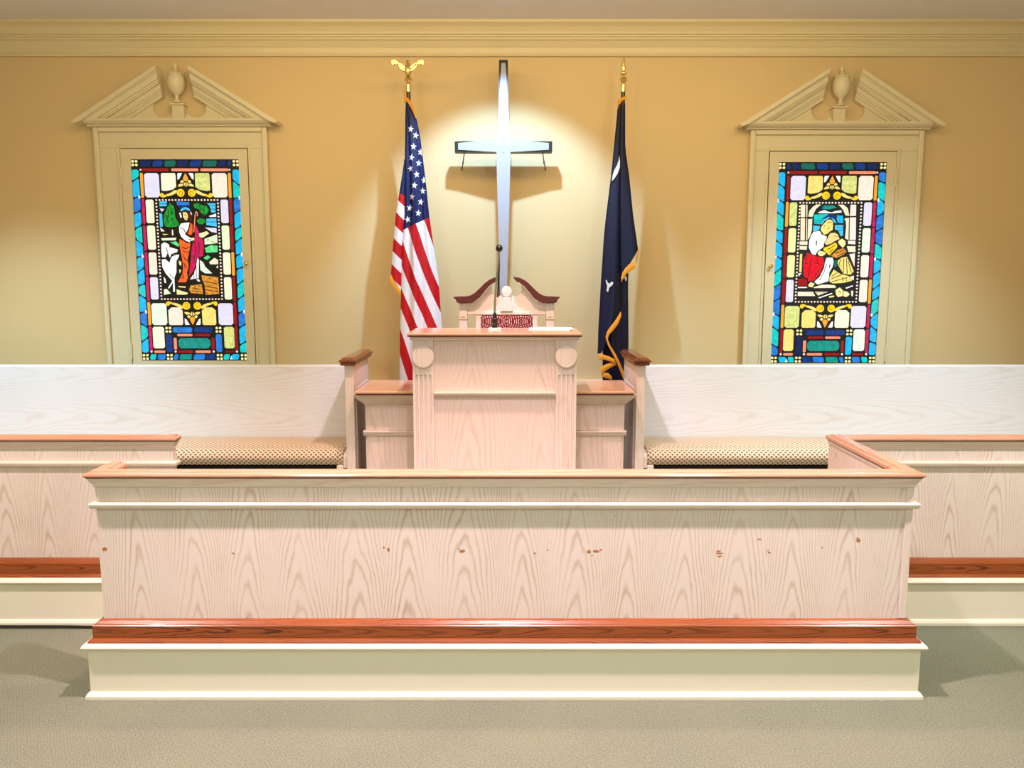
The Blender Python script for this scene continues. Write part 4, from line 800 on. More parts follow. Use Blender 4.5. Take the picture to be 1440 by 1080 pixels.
('py',[(.1735,1.0479),(.1693,1.0552),(.1609,1.0552),(.1567,1.0479),(.1609,1.0406),(.1693,1.0406)]),
('py',[(.1735,1.0697),(.1693,1.0770),(.1609,1.0770),(.1567,1.0697),(.1609,1.0625),(.1693,1.0625)]),
('py',[(.1954,1.0479),(.1912,1.0552),(.1828,1.0552),(.1786,1.0479),(.1828,1.0406),(.1912,1.0406)]),
('py',[(.1954,1.0697),(.1912,1.0770),(.1828,1.0770),(.1786,1.0697),(.1828,1.0625),(.1912,1.0625)]),
('nv',[(.4590,1.0437),(.3521,1.0437),(.3441,1.0517),(.3441,1.0684),(.3521,1.0764),(.4590,1.0764),(.4670,1.0684),(.4670,1.0517)]),
('nv',[(.3213,1.0437),(.2230,1.0437),(.2150,1.0517),(.2150,1.0684),(.2230,1.0764),(.3213,1.0764),(.3293,1.0684),(.3293,1.0517)]),
('cy',[(.5061,1.0877),(.4838,1.0877),(.4758,1.0957),(.4758,1.1940),(.4838,1.2020),(.5061,1.2020),(.5141,1.1940),(.5141,1.0957)]),
('dn',[(.1869,1.0877),(.1659,1.0877),(.1579,1.0957),(.1579,1.1940),(.1659,1.2020),(.1869,1.2020),(.1949,1.1940),(.1949,1.0957)]),
('sa',[(.4362,1.0852),(.3481,1.0852),(.3441,1.0892),(.3441,1.0963),(.3481,1.1003),(.4362,1.1003),(.4402,1.0963),(.4402,1.0892)]),
('rd',[(.3253,1.0852),(.2358,1.0852),(.2318,1.0892),(.2318,1.0963),(.2358,1.1003),(.3253,1.1003),(.3293,1.0963),(.3293,1.0892)]),
('rd',[(.4610,1.1103),(.4509,1.1103),(.4469,1.1143),(.4469,1.1817),(.4509,1.1857),(.4610,1.1857),(.4650,1.1817),(.4650,1.1143)]),
('sa',[(.2191,1.1103),(.2090,1.1103),(.2050,1.1143),(.2050,1.1817),(.2090,1.1857),(.2191,1.1857),(.2231,1.1817),(.2231,1.1143)]),
('gt',[(.4195,1.1128),(.2478,1.1128),(.2318,1.1288),(.2318,1.1621),(.2478,1.1781),(.4195,1.1781),(.4355,1.1621),(.4355,1.1288)]),
('rd',[(.4362,1.1913),(.3481,1.1913),(.3441,1.1953),(.3441,1.2030),(.3481,1.2070),(.4362,1.2070),(.4402,1.2030),(.4402,1.1953)]),
('sa',[(.3253,1.1913),(.2358,1.1913),(.2318,1.1953),(.2318,1.2030),(.2358,1.2070),(.3253,1.2070),(.3293,1.2030),(.3293,1.1953)]),
('rd',[(.5887,1.1913),(.5282,1.1913),(.5242,1.1953),(.5242,1.2030),(.5282,1.2070),(.5887,1.2070),(.5927,1.2030),(.5927,1.1953)]),
('sa',[(.1371,1.1913),(.0846,1.1913),(.0806,1.1953),(.0806,1.2030),(.0846,1.2070),(.1371,1.2070),(.1411,1.2030),(.1411,1.1953)]),
('pk',[(.6048,1.1982),(.6082,1.2048),(.6149,1.2048),(.6182,1.1982),(.6149,1.1917),(.6082,1.1917)]),
('pk',[(.4502,1.1982),(.4536,1.2048),(.4603,1.2048),(.4637,1.1982),(.4603,1.1917),(.4536,1.1917)]),
('pk',[(.2063,1.1982),(.2097,1.2048),(.2164,1.2048),(.2197,1.1982),(.2164,1.1917),(.2097,1.1917)]),
('pk',[(.0571,1.1982),(.0605,1.2048),(.0672,1.2048),(.0706,1.1982),(.0672,1.1917),(.0605,1.1917)]),
('py',[(.6480,1.2225),(.6438,1.2297),(.6354,1.2297),(.6312,1.2225),(.6354,1.2152),(.6438,1.2152)]),
('py',[(.6480,1.2443),(.6438,1.2516),(.6354,1.2516),(.6312,1.2443),(.6354,1.2370),(.6438,1.2370)]),
('py',[(.6698,1.2225),(.6656,1.2297),(.6572,1.2297),(.6530,1.2225),(.6572,1.2152),(.6656,1.2152)]),
('py',[(.6698,1.2443),(.6656,1.2516),(.6572,1.2516),(.6530,1.2443),(.6572,1.2370),(.6656,1.2370)]),
('py',[(.4934,1.2225),(.4892,1.2297),(.4808,1.2297),(.4766,1.2225),(.4808,1.2152),(.4892,1.2152)]),
('py',[(.4934,1.2443),(.4892,1.2516),(.4808,1.2516),(.4766,1.2443),(.4808,1.2370),(.4892,1.2370)]),
('py',[(.5153,1.2225),(.5111,1.2297),(.5027,1.2297),(.4985,1.2225),(.5027,1.2152),(.5111,1.2152)]),
('py',[(.5153,1.2443),(.5111,1.2516),(.5027,1.2516),(.4985,1.2443),(.5027,1.2370),(.5111,1.2370)]),
('py',[(.1735,1.2225),(.1693,1.2297),(.1609,1.2297),(.1567,1.2225),(.1609,1.2152),(.1693,1.2152)]),
('py',[(.1735,1.2443),(.1693,1.2516),(.1609,1.2516),(.1567,1.2443),(.1609,1.2370),(.1693,1.2370)]),
('py',[(.1954,1.2225),(.1912,1.2297),(.1828,1.2297),(.1786,1.2225),(.1828,1.2152),(.1912,1.2152)]),
('py',[(.1954,1.2443),(.1912,1.2516),(.1828,1.2516),(.1786,1.2443),(.1828,1.2370),(.1912,1.2370)]),
('py',[(.0190,1.2225),(.0148,1.2297),(.0064,1.2297),(.0022,1.2225),(.0064,1.2152),(.0148,1.2152)]),
('py',[(.0190,1.2443),(.0148,1.2516),(.0064,1.2516),(.0022,1.2443),(.0064,1.2370),(.0148,1.2370)]),
('py',[(.0408,1.2225),(.0366,1.2297),(.0282,1.2297),(.0240,1.2225),(.0282,1.2152),(.0366,1.2152)]),
('py',[(.0408,1.2443),(.0366,1.2516),(.0282,1.2516),(.0240,1.2443),(.0282,1.2370),(.0366,1.2370)]),
('te',[(.6135,1.2171),(.5840,1.2158),(.5813,1.2259),(.5893,1.2497),(.6189,1.2510),(.6216,1.2372)]),
('bl',[(.5665,1.2171),(.5235,1.2158),(.5208,1.2259),(.5289,1.2497),(.5719,1.2510),(.5746,1.2372)]),
('bl',[(.4623,1.2171),(.4428,1.2158),(.4402,1.2259),(.4482,1.2497),(.4677,1.2510),(.4704,1.2372)]),
('gt',[(.4254,1.2171),(.3555,1.2158),(.3528,1.2259),(.3609,1.2497),(.4308,1.2510),(.4334,1.2372)]),
('bl',[(.3347,1.2171),(.2715,1.2158),(.2688,1.2259),(.2769,1.2497),(.3400,1.2510),(.3427,1.2372)]),
('nv',[(.2540,1.2171),(.2043,1.2158),(.2016,1.2259),(.2097,1.2497),(.2594,1.2510),(.2621,1.2372)]),
('te',[(.1431,1.2171),(.1136,1.2158),(.1109,1.2259),(.1189,1.2497),(.1485,1.2510),(.1512,1.2372)]),
('cy',[(.0927,1.2171),(.0531,1.2158),(.0504,1.2259),(.0585,1.2497),(.0981,1.2510),(.1008,1.2372)]),
('wh',[(.1109,1.2485),(.1008,1.2259),(.0927,1.2485)]),
('be',[(.1494,.2593),(.1758,.2593),(.1778,.3355),(.1520,.3354)]),
('be',[(.1522,.3428),(.1783,.3428),(.1835,.4798),(.1573,.4798)]),
('be',[(.1831,.2593),(.1901,.2593),(.1923,.3337),(.1867,.3337)]),
('be',[(.1871,.3428),(.1921,.3428),(.1974,.4798),(.1927,.4798)]),
('be',[(.1994,.3478),(.2244,.3461),(.2248,.4164),(.2147,.4562),(.2016,.4764)]),
('be',[(.1993,.3317),(.2047,.2963),(.2263,.2710),(.2454,.2583),(.2755,.2579),(.2461,.2838),(.2316,.3120),(.2243,.3337)]),
('be',[(.3828,.2589),(.4160,.2593),(.4431,.2803),(.4563,.3273),(.4327,.3247),(.4184,.2954),(.4042,.2771)]),
('bp',[(.4606,.2592),(.4952,.2592),(.4973,.3272),(.4611,.3288)]),
('bp',[(.4606,.3377),(.4980,.3361),(.5042,.4765),(.4662,.4764)]),
('be',[(.4246,.3511),(.4341,.3418),(.4539,.3404),(.4582,.4764),(.4374,.4663),(.4401,.3896),(.4348,.3545)]),
('be',[(.1523,.4855),(.2013,.4855),(.2007,.5074),(.1533,.5074)]),
('be',[(.1536,.5152),(.1994,.5152),(.1988,.5378),(.1546,.5352)]),
('bp',[(.4563,.4821),(.5020,.4821),(.5033,.5040),(.4574,.5008)]),
('be',[(.4512,.5153),(.5040,.5154),(.5062,.5528),(.4634,.5510)]),
('bp',[(.4691,.5646),(.5036,.5604),(.5050,.6422)]),
('ye',[(.1584,.5649),(.1717,.5615),(.1722,.6796),(.1586,.6762)]),
('wh',[(.1529,.6849),(.1732,.6848),(.1567,.7035)]),
('gt',[(.2948,.2636),(.3538,.2636),(.3748,.2764),(.3226,.2893),(.2823,.2829)]),
('nv',[(.2801,.2710),(.2913,.2672),(.2778,.2836),(.2621,.2924)]),
('wh',[(.2563,.3071),(.2963,.2918),(.3242,.3032),(.3458,.3061),(.3658,.2984),(.4029,.2933),(.4070,.3065),(.3665,.3112),(.2701,.3114)]),
('te',[(.2329,.3205),(.3259,.3155),(.2898,.3435),(.2757,.3789),(.2390,.3760)]),
('nv',[(.2990,.3431),(.3248,.3205),(.3704,.3205),(.3750,.3429),(.3684,.3461),(.3392,.3319)]),
('cy',[(.3808,.3242),(.4153,.3274),(.4195,.3726),(.3883,.3706),(.3781,.3451)]),
('sk',[(.2800,.3760),(.2924,.3505),(.3304,.3334),(.3366,.3379),(.2997,.3594),(.2869,.3825)]),
('sk',[(.3426,.3374),(.3659,.3511),(.3776,.3732),(.3671,.3706)]),
('sk',[(.2327,.3876),(.2753,.3908),(.2698,.4163),(.2345,.4229)]),
('sk',[(.3688,.3844),(.4202,.3845),(.4221,.4497),(.4089,.4529),(.3915,.4170),(.3707,.4112)]),
('ye',[(.3220,.3512),(.3420,.3511),(.3552,.3642),(.3570,.3904),(.3551,.4164),(.3420,.4211),(.3232,.4387),(.3034,.4428),(.2821,.4165),(.2814,.4002),(.3002,.3743)]),
('wh',[(.2375,.4249),(.2743,.4216),(.2886,.4423),(.3195,.4541),(.3203,.4713),(.3045,.4977),(.3041,.5191),(.2800,.5372),(.2639,.5507),(.2548,.5710),(.2342,.5643),(.2122,.5242),(.2135,.4779),(.2251,.4448)]),
('pc',[(.3437,.4350),(.3700,.4316),(.3907,.4446),(.4022,.4708),(.3756,.4811),(.3535,.4973),(.3240,.5077),(.3101,.4972),(.3260,.4708),(.3322,.4514)]),
('py',[(.3950,.4855),(.4169,.4687),(.4372,.4817),(.4423,.5042),(.4265,.5244),(.4130,.5136),(.3993,.4994)]),
('yl',[(.3115,.5234),(.3347,.5163),(.3764,.4927),(.3898,.5052),(.3880,.5250),(.3625,.5509),(.3439,.5727),(.3231,.5544),(.3019,.5355)]),
('am',[(.3536,.5752),(.3905,.5411),(.4295,.5264),(.4502,.5488),(.4314,.5685),(.3896,.5880),(.3658,.5801)]),
('py',[(.2686,.5555),(.2845,.5435),(.3176,.5529),(.3189,.5652),(.2959,.5778),(.2762,.5722)]),
('red',[(.2027,.5547),(.2271,.5683),(.2545,.5774),(.3092,.5871),(.3110,.6267),(.2901,.6835),(.2586,.7274),(.2184,.7376),(.2105,.7138),(.1899,.7071),(.1802,.6401),(.1821,.6000)]),
('rd',[(.1531,.7239),(.1865,.7161),(.2067,.7240),(.2115,.7619),(.1548,.7626)]),
('wh',[(.3273,.5876),(.3644,.5868),(.3718,.6137),(.3669,.6439),(.3483,.6801),(.3456,.7342),(.2780,.7548),(.2568,.7379),(.2896,.7071),(.3142,.6511),(.3192,.6140)]),
('ye',[(.3986,.6067),(.4204,.5875),(.4535,.5808),(.4790,.6234),(.5025,.6734),(.4834,.6935),(.4391,.6864),(.4177,.6563),(.3989,.6234)]),
('ye',[(.3519,.7082),(.3764,.6621),(.4214,.6894),(.4730,.7022),(.4953,.7317),(.4413,.7448),(.3744,.7482),(.3533,.7350)]),
('gn',[(.3740,.6037),(.3928,.6038),(.3960,.6390),(.3788,.6450)]),
('py',[(.2202,.7560),(.2355,.7406),(.2588,.7501),(.2467,.7720),(.2240,.7694)]),
('be',[(.4822,.7053),(.5043,.6989),(.5059,.7276),(.4904,.7241)]),
('wh',[(.1554,.7697),(.2115,.7697),(.2119,.7769),(.1558,.7776)]),
('be',[(.2554,.7722),(.3061,.7564),(.3521,.7563),(.3902,.7611),(.3944,.7762),(.2557,.7775)]),
('be',[(.1551,.8006),(.2510,.8007),(.2661,.8275),(.1564,.8274)]),
('be',[(.2636,.8006),(.3475,.8012),(.2852,.8241)]),
('py',[(.3939,.7907),(.4194,.7741),(.4401,.7907),(.4388,.8269),(.4127,.8341),(.3988,.8175)]),
('py',[(.4456,.7951),(.4720,.8020),(.4863,.8180),(.4641,.8341),(.4442,.8278)]),
('wh',[(.2862,.8377),(.3720,.8077),(.3757,.8130),(.2932,.8417)]),
('ye',[(.3547,.8280),(.3867,.8248),(.3872,.8344),(.3586,.8382)]),
('wh',[(.4935,.7946),(.5064,.7946),(.5051,.8300),(.4985,.8272)]),
('wh',[(.4553,.7761),(.5004,.7598),(.5040,.7650),(.4624,.7812)])],
'beads':[(.1445,.2474,.0056),(.1445,.8641,.0056),(.1646,.2474,.0056),(.1646,.8641,.0056),(.1848,.2474,.0056),(.1848,.8641,.0056),(.2050,.2474,.0056),(.2050,.8641,.0056),(.2251,.2474,.0056),(.2251,.8641,.0056),(.2453,.2474,.0056),(.2453,.8641,.0056),(.2654,.2474,.0056),(.2654,.8641,.0056),(.2856,.2474,.0056),(.2856,.8641,.0056),(.3058,.2474,.0056),(.3058,.8641,.0056),(.3259,.2474,.0056),(.3259,.8641,.0056),(.3461,.2474,.0056),(.3461,.8641,.0056),(.3662,.2474,.0056),(.3662,.8641,.0056),(.3864,.2474,.0056),(.3864,.8641,.0056),(.4066,.2474,.0056),(.4066,.8641,.0056),(.4267,.2474,.0056),(.4267,.8641,.0056),(.4469,.2474,.0056),(.4469,.8641,.0056),(.4670,.2474,.0056),(.4670,.8641,.0056),(.4872,.2474,.0056),(.4872,.8641,.0056),(.5074,.2474,.0056),(.5074,.8641,.0056),(.5275,.2474,.0056),(.5275,.8641,.0056),(.5289,.2680,.0058),(.1431,.2680,.0058),(.5289,.2885,.0058),(.1431,.2885,.0058),(.5289,.3091,.0058),(.1431,.3091,.0058),(.5289,.3297,.0058),(.1431,.3297,.0058),(.5289,.3502,.0058),(.1431,.3502,.0058),(.5289,.3708,.0058),(.1431,.3708,.0058),(.5289,.3913,.0058),(.1431,.3913,.0058),(.5289,.4119,.0058),(.1431,.4119,.0058),(.5289,.4324,.0058),(.1431,.4324,.0058),(.5289,.4530,.0058),(.1431,.4530,.0058),(.5289,.4736,.0058),(.1431,.4736,.0058),(.5289,.4941,.0058),(.1431,.4941,.0058),(.5289,.5147,.0058),(.1431,.5147,.0058),(.5289,.5352,.0058),(.1431,.5352,.0058),(.5289,.5558,.0058),(.1431,.5558,.0058),(.5289,.5763,.0058),(.1431,.5763,.0058),(.5289,.5969,.0058),(.1431,.5969,.0058),(.5289,.6174,.0058),(.1431,.6174,.0058),(.5289,.6380,.0058),(.1431,.6380,.0058),(.5289,.6586,.0058),(.1431,.6586,.0058),(.5289,.6791,.0058),(.1431,.6791,.0058),(.5289,.6997,.0058),(.1431,.6997,.0058),(.5289,.7202,.0058),(.1431,.7202,.0058),(.5289,.7408,.0058),(.1431,.7408,.0058),(.5289,.7613,.0058),(.1431,.7613,.0058),(.5289,.7819,.0058),(.1431,.7819,.0058),(.5289,.8025,.0058),(.1431,.8025,.0058),(.5289,.8230,.0058),(.1431,.8230,.0058),(.5289,.8436,.0058),(.1431,.8436,.0058)],
'lines':[[(.3002,.3902),(.3067,.3852),(.3083,.3885),(.3020,.3935)],
[(.3196,.3701),(.3329,.3634),(.3467,.3667),(.3462,.3701),(.3331,.3674),(.3211,.3734)],
[(.3213,.4036),(.3348,.4003),(.3350,.4036),(.3229,.4076)],
[(.3647,.4507),(.3748,.4480),(.3757,.4513),(.3663,.4547)],
[(.3820,.4540),(.3887,.4513),(.3895,.4547),(.3835,.4574)],
[(.2535,.4810),(.2604,.4810),(.2602,.5113),(.2550,.5113)],
[(.3467,.6298),(.3534,.6264),(.3495,.6502),(.3443,.6502)],
[(.3279,.5316),(.3481,.5248),(.3744,.5046),(.3763,.5073),(.3497,.5289),(.3298,.5356)],
[(.3428,.5552),(.3621,.5316),(.3650,.5336),(.3464,.5580)],
[(.3772,.5586),(.4075,.5485),(.4310,.5383),(.4325,.5417),(.4095,.5525),(.3792,.5627)],
[(.3918,.5756),(.4252,.5586),(.4418,.5485),(.4433,.5519),(.4271,.5627),(.3934,.5796)],
[(.2029,.5654),(.1952,.6196),(.2091,.6230),(.2086,.6271),(.1902,.6230),(.1988,.5654)],
[(.2380,.5823),(.2264,.6264),(.2219,.6740),(.2142,.7285),(.2101,.7285),(.2178,.6740),(.2223,.6264),(.2338,.5806)],
[(.2723,.5823),(.2707,.6196),(.2986,.6298),(.2982,.6339),(.2667,.6230),(.2681,.5823)],
[(.2865,.6604),(.2579,.7081),(.2551,.7060),(.2829,.6584)],
[(.4171,.5993),(.4083,.6264),(.4176,.6400),(.4153,.6420),(.4042,.6271),(.4136,.5979)],
[(.4373,.5925),(.4387,.6808),(.4345,.6808),(.4332,.5925)],
[(.4543,.5891),(.4631,.6876),(.4590,.6876),(.4502,.5891)],
[(.4655,.6061),(.4902,.6808),(.4861,.6822),(.4622,.6081)],
[(.3641,.7012),(.4039,.6740),(.4061,.6767),(.3664,.7047)],
[(.3616,.7183),(.4255,.6910),(.4270,.6944),(.3632,.7224)],
[(.3659,.7354),(.4405,.7149),(.4676,.7081),(.4678,.7115),(.4421,.7190),(.3675,.7395)],
[(.4333,.7081),(.4418,.7388),(.4384,.7395),(.4299,.7094)],
[(.4575,.7115),(.4622,.7354),(.4588,.7354),(.4541,.7122)],
[(.3326,.6230),(.3150,.6808),(.2899,.7285),(.2870,.7265),(.3115,.6794),(.3291,.6223)],
[(.4105,.7969),(.4241,.7935),(.4243,.7976),(.4124,.8010)],
[(.4244,.8003),(.4302,.8106),(.4267,.8113),(.4218,.8024)],
[(.2559,.8072),(.3421,.8072),(.3422,.8092),(.2560,.8092)],
[(.2344,.7901),(.4453,.8038),(.4453,.8044),(.2345,.7914)],
[(.2354,.3567),(.2848,.3567),(.2816,.3594),(.2356,.3594)],
[(.2377,.3684),(.2803,.3684),(.2787,.3711),(.2378,.3711)],
[(.3824,.3969),(.4199,.3969),(.4200,.3996),(.3825,.3996)],
[(.3900,.4120),(.4207,.4120),(.4209,.4147),(.3919,.4147)],
[(.2968,.2209),(.3071,.2201),(.3069,.2183),(.2967,.2191)],
[(.3076,.2199),(.3147,.2136),(.3136,.2123),(.3064,.2185)],
[(.3150,.2132),(.3169,.2047),(.3152,.2043),(.3133,.2128)],
[(.3169,.2042),(.3138,.1971),(.3122,.1978),(.3152,.2049)],
[(.3134,.1967),(.3076,.1934),(.3067,.1949),(.3126,.1983)],
[(.3070,.1933),(.3012,.1941),(.3014,.1959),(.3072,.1950)],
[(.3006,.1944),(.2972,.1980),(.2985,.1992),(.3019,.1956)],
[(.2969,.1986),(.2966,.2027),(.2984,.2029),(.2987,.1987)],
[(.2967,.2033),(.2987,.2060),(.3001,.2049),(.2982,.2022)],
[(.3794,.2191),(.3691,.2183),(.3689,.2201),(.3792,.2209)],
[(.3696,.2185),(.3625,.2123),(.3613,.2136),(.3684,.2199)],
[(.3628,.2128),(.3608,.2043),(.3591,.2047),(.3610,.2132)],
[(.3608,.2049),(.3639,.1978),(.3622,.1971),(.3591,.2042)],
[(.3635,.1983),(.3694,.1949),(.3685,.1934),(.3626,.1967)],
[(.3688,.1950),(.3746,.1959),(.3749,.1941),(.3690,.1933)],
[(.3741,.1956),(.3776,.1992),(.3789,.1980),(.3754,.1944)],
[(.3773,.1987),(.3777,.2029),(.3795,.2027),(.3791,.1986)],
[(.3778,.2022),(.3759,.2049),(.3774,.2060),(.3793,.2033)],
[(.2967,.8912),(.3069,.8920),(.3071,.8902),(.2968,.8894)],
[(.3064,.8918),(.3136,.8980),(.3147,.8967),(.3076,.8905)],
[(.3133,.8975),(.3152,.9060),(.3169,.9056),(.3150,.8971)],
[(.3152,.9054),(.3122,.9125),(.3138,.9132),(.3169,.9061)],
[(.3126,.9120),(.3067,.9154),(.3076,.9169),(.3134,.9136)],
[(.3072,.9153),(.3014,.9144),(.3012,.9162),(.3070,.9170)],
[(.3019,.9147),(.2985,.9111),(.2972,.9123),(.3006,.9159)],
[(.2987,.9116),(.2984,.9074),(.2966,.9076),(.2969,.9118)],
[(.2982,.9081),(.3001,.9054),(.2987,.9043),(.2967,.9070)],
[(.3792,.8894),(.3689,.8902),(.3691,.8920),(.3794,.8912)],
[(.3684,.8905),(.3613,.8967),(.3625,.8980),(.3696,.8918)],
[(.3610,.8971),(.3591,.9056),(.3608,.9060),(.3628,.8975)],
[(.3591,.9061),(.3622,.9132),(.3639,.9125),(.3608,.9054)],
[(.3626,.9136),(.3685,.9169),(.3694,.9154),(.3635,.9120)],
[(.3690,.9170),(.3749,.9162),(.3746,.9144),(.3688,.9153)],
[(.3754,.9159),(.3789,.9123),(.3776,.9111),(.3741,.9147)],
[(.3791,.9118),(.3795,.9076),(.3777,.9074),(.3773,.9116)],
[(.3793,.9070),(.3774,.9043),(.3759,.9054),(.3778,.9081)]]}

def window(n, cx, cz, gx, gz, flip, panes, label):
    """cx, cz: casing centre and base of pediment shelf; gx, gz: glass centre and glass top"""
    W = RY1
    t = thing('window_%d' % n, label, 'window', (cx, W, gz-GH), kind='structure')
    x0, x1, zt, zb = cx-.53, cx+.53, cz, 0.86
    sx0, sx1, st = gx-.395, gx+.39, gz+.062
    # casing boards
    for (a, b) in ((x0, sx0-.004), (sx1+.004, x1)):
        MB().box(a, b, W-.032, W, zb, st+.004).build('casing_board', 'trim_paint', t, 0.003)
    MB().box(x0, x1, W-.032, W, st+.004, zt).build('casing_header', 'trim_paint', t, 0.003)
    for (a, b, s) in ((x0-.006, x0+.024, 1), (x1-.024, x1+.006, -1)):
        MB().box(a, b, W-.05, W-.0322, zb, zt-.002).build('casing_edge', 'trim_paint', t, 0.006, seg=2)
    MB().box(x0+.0245, x1-.0245, W-.05, W-.0322, zt-.03, zt-.002).build('casing_edge', 'trim_paint', t, 0.006, seg=2)
    for (a, b) in ((sx0-.022, sx0-.006), (sx1+.006, sx1+.022)):
        MB().box(a, b, W-.038, W-.0322, zb, st+.022).build('casing_bead', 'trim_paint', t, 0.002)
    MB().box(sx0-.0055, sx1+.0055, W-.038, W-.0322, st+.006, st+.022).build('casing_bead', 'trim_paint', t, 0.002)
    # hinged sash with the glass
    sash = MB()
    for a, b, c, d in ((sx0, gx-GW/2, zb, st), (gx+GW/2, sx1, zb, st), (gx-GW/2, gx+GW/2, gz, st), (gx-GW/2, gx+GW/2, zb, gz-GH)):
        sash.box(a, b, W-.036, W-.006, c, d)
    so = sash.build('sash', 'trim_paint', t)
    hs = -1 if not flip else 1
    hx = sx0-.002 if not flip else sx1+.002
    for z in (gz-.10, gz-GH+.06):
        MB().tube([(hx, W-.042, z-.05), (hx, W-.042, z+.05)], 0.0055, 8).build('hinge', 'trim_paint', so, smooth=True)
    kx = sx1-.028 if not flip else sx0+.028
    kn = MB().lathe([(.001, 0), (.009, 0), (.006, .004), (.005, .012), (.011, .017), (.013, .023), (.010, .029), (.001, .031)], 0, 0, 14)
    kn.v = [(kx+p[0], W-.036-p[2], gz-.64+p[1]) for p in kn.v]
    kn.build('knob', 'brass', so, smooth=True)
    lp = MB().box(gx-GW/2, gx+GW/2, W-.026, W-.004, gz-GH, gz).build('lead_panel', 'lead', t)
    L = lambda u, v: (gx - GW/2 + u, gz - v)
    for c, poly in panes['panes']:
        d = W-.029
        MB().prism([L(u, v) for u, v in poly], 'y', d, W-.0255).build('pane', 'glass_'+c, lp)
    bd = MB()
    for u, v, r in panes['beads']:
        q = L(u, v); bd.prism([(q[0]+r*math.cos(PI*i/3), q[1]+r*math.sin(PI*i/3)) for i in range(6)], 'y', W-.029, W-.0255)
    bd.build('bead_border', 'glass_pk', lp, kind='stuff')
    pl = MB()
    for poly in panes['lines']:
        pl.prism([L(u, v) for u, v in poly], 'y', W-.0305, W-.0285)
    pl.build('painted_lines', 'lead', lp, kind='stuff')
    # pediment
    pd = MB().prism([(W, cz), (W-.055, cz), (W-.06, cz+.008), (W-.085, cz+.016), (W-.1, cz+.028), (W-.1, cz+.04), (W, cz+.04)], 'x', cx-.565, cx+.565).build('cornice_shelf', 'trim_paint', t)
    sh = cz+.04
    apex, slope, gap = cz+.345, 0.615, 0.098
    zl = lambda x, h: apex - slope*(x-gap) - h
    for s in (-1, 1):
        rk = None
        for i, (h0, h1, p) in enumerate(((0, .026, .125), (.026, .034, .112), (.034, .072, .102), (.072, .084, .09), (.084, .094, .082), (.094, .122, .062), (.122, .132, .056), (.132, .146, .048), (.146, .168, .04))):
            base = sh if i else cz+.02
            xa = gap+(apex-h0-base)/slope; xb = gap+(apex-h1-base)/slope
            poly = [(gap, zl(gap, h0)), (xa, base), (xb, base), (gap, zl(gap, h1))]
            if i == 0: poly = [(gap, zl(gap, h0)), (xa, base), (xa-.012, base-.012), (xb-.01, base), (gap, zl(gap, h1))]
            o = MB().prism([(cx+s*x, z) for x, z in poly], 'y', W-p, W-.0005)
            if rk is None: rk = o
            else: rk.add(o.v, o.f)
        rk.build('raking_cornice', 'trim_paint', t)
        cxr, czr, r = .103, cz+.118, .062
        arc = [(cxr + r*math.cos(a), czr + r*math.sin(a)) for a in [math.radians(-150 + 195*i/16) for i in range(17)]]
        poly = [(.034, sh), (.034, sh+.03)] + arc + [(gap+(apex-.168-sh)/slope, sh)]
        MB().prism([(cx+s*x, z) for x, z in poly], 'y', W-.03, W-.0005).build('tympanum', 'trim_paint', t)
    pt = MB().box(cx-.036, cx+.036, W-.06, W-.0005, sh, sh+.085)
    pt.box(cx-.044, cx+.044, W-.068, W-.0005, sh+.0855, sh+.098).build('urn_plinth', 'trim_paint', t, 0.002)
    z0 = sh+.0985
    pr = [(.001, 0), (.026, 0), (.028, .006), (.02, .012), (.013, .02), (.011, .032), (.013, .042), (.022, .05), (.038, .064), (.05, .085), (.055, .11), (.056, .132), (.052, .15), (.05, .155),
          (.046, .158), (.046, .162), (.053, .166), (.05, .172), (.034, .178), (.018, .183), (.012, .19), (.014, .196), (.008, .202), (.012, .21), (.014, .218), (.01, .227), (.004, .234), (.001, .236)]
    MB().lathe([(r*.93, z0+z) for r, z in pr], cx, W-.062, 24).build('urn', 'trim_paint', t, smooth=True)
    return t
window(1, -2.015, 2.462, -1.998, 2.268, False, GLASS_1, 'stained glass window of a shepherd in a red robe with a white lamb')
window(2, 2.045, 2.444, 2.031, 2.251, True, GLASS_2, 'stained glass window of a red robed figure embracing a kneeling man')
# ================================================================== RAILS
def rail(name, label, path, loc, prev=None, nxt=None, flip_mats=False, ends=None):
    t = thing(name, label, 'rail', loc, 'panelled rails around the platform')
    kw = dict(prev=prev, nxt=nxt)
    m = MB().sweep(path, [(-.036, .214), (0, .214), (0, .80), (-.036, .80)], **kw)
    pn = m.build('panel', 'oak_panel', t)
    MB().sweep(path, [(-.001, .713), (.014, .713), (.017, .717), (.02, .726), (.02, .731), (.014, .735), (-.001, .735)], **kw).build('band_moulding', 'oak_rail', t)
    MB().sweep(path, [(-.0362, .7995), (-.040, .812), (-.042, .826), (.018, .826), (.015, .815), (.009, .807), (.006, .803), (.006, .792), (-.001, .792), (-.001, .7995)], **kw).build('bed_moulding', 'oak_rail', t)
    MB().sweep(path, [(-.048, .8305), (.022, .8305), (.027, .833), (.029, .838), (.027, .843), (.021, .846), (.013, .8465), (.011, .8505), (.004, .852), (-.024, .852), (-.031, .8505), (-.033, .8465), (-.041, .846), (-.047, .842)], **kw).build('cap', 'mahogany_cap', t, smooth=True)
    MB().sweep(path, [(-.045, .8262), (.019, .8262), (.023, .8302), (-.045, .8302)], **kw).build('cap_edge', 'mahogany_dark', t)  # dark strip paints in the shading along the cap's underside
    MB().sweep(path, [(-.001, .2285), (.03, .2285), (.03, .274), (.026, .277), (.024, .280), (.012, .288), (-.001, .292)], **kw).build('base_board', 'mahogany', t)
    MB().sweep(path, [(-.001, .2135), (.044, .2135), (.044, .219), (.038, .226), (.03, .228), (-.001, .228)], **kw).build('base_shoe', 'mahogany', t)
    return t, pn
PL, PR_ = -1.492, 1.478
FY, BY = 2.892, 3.552
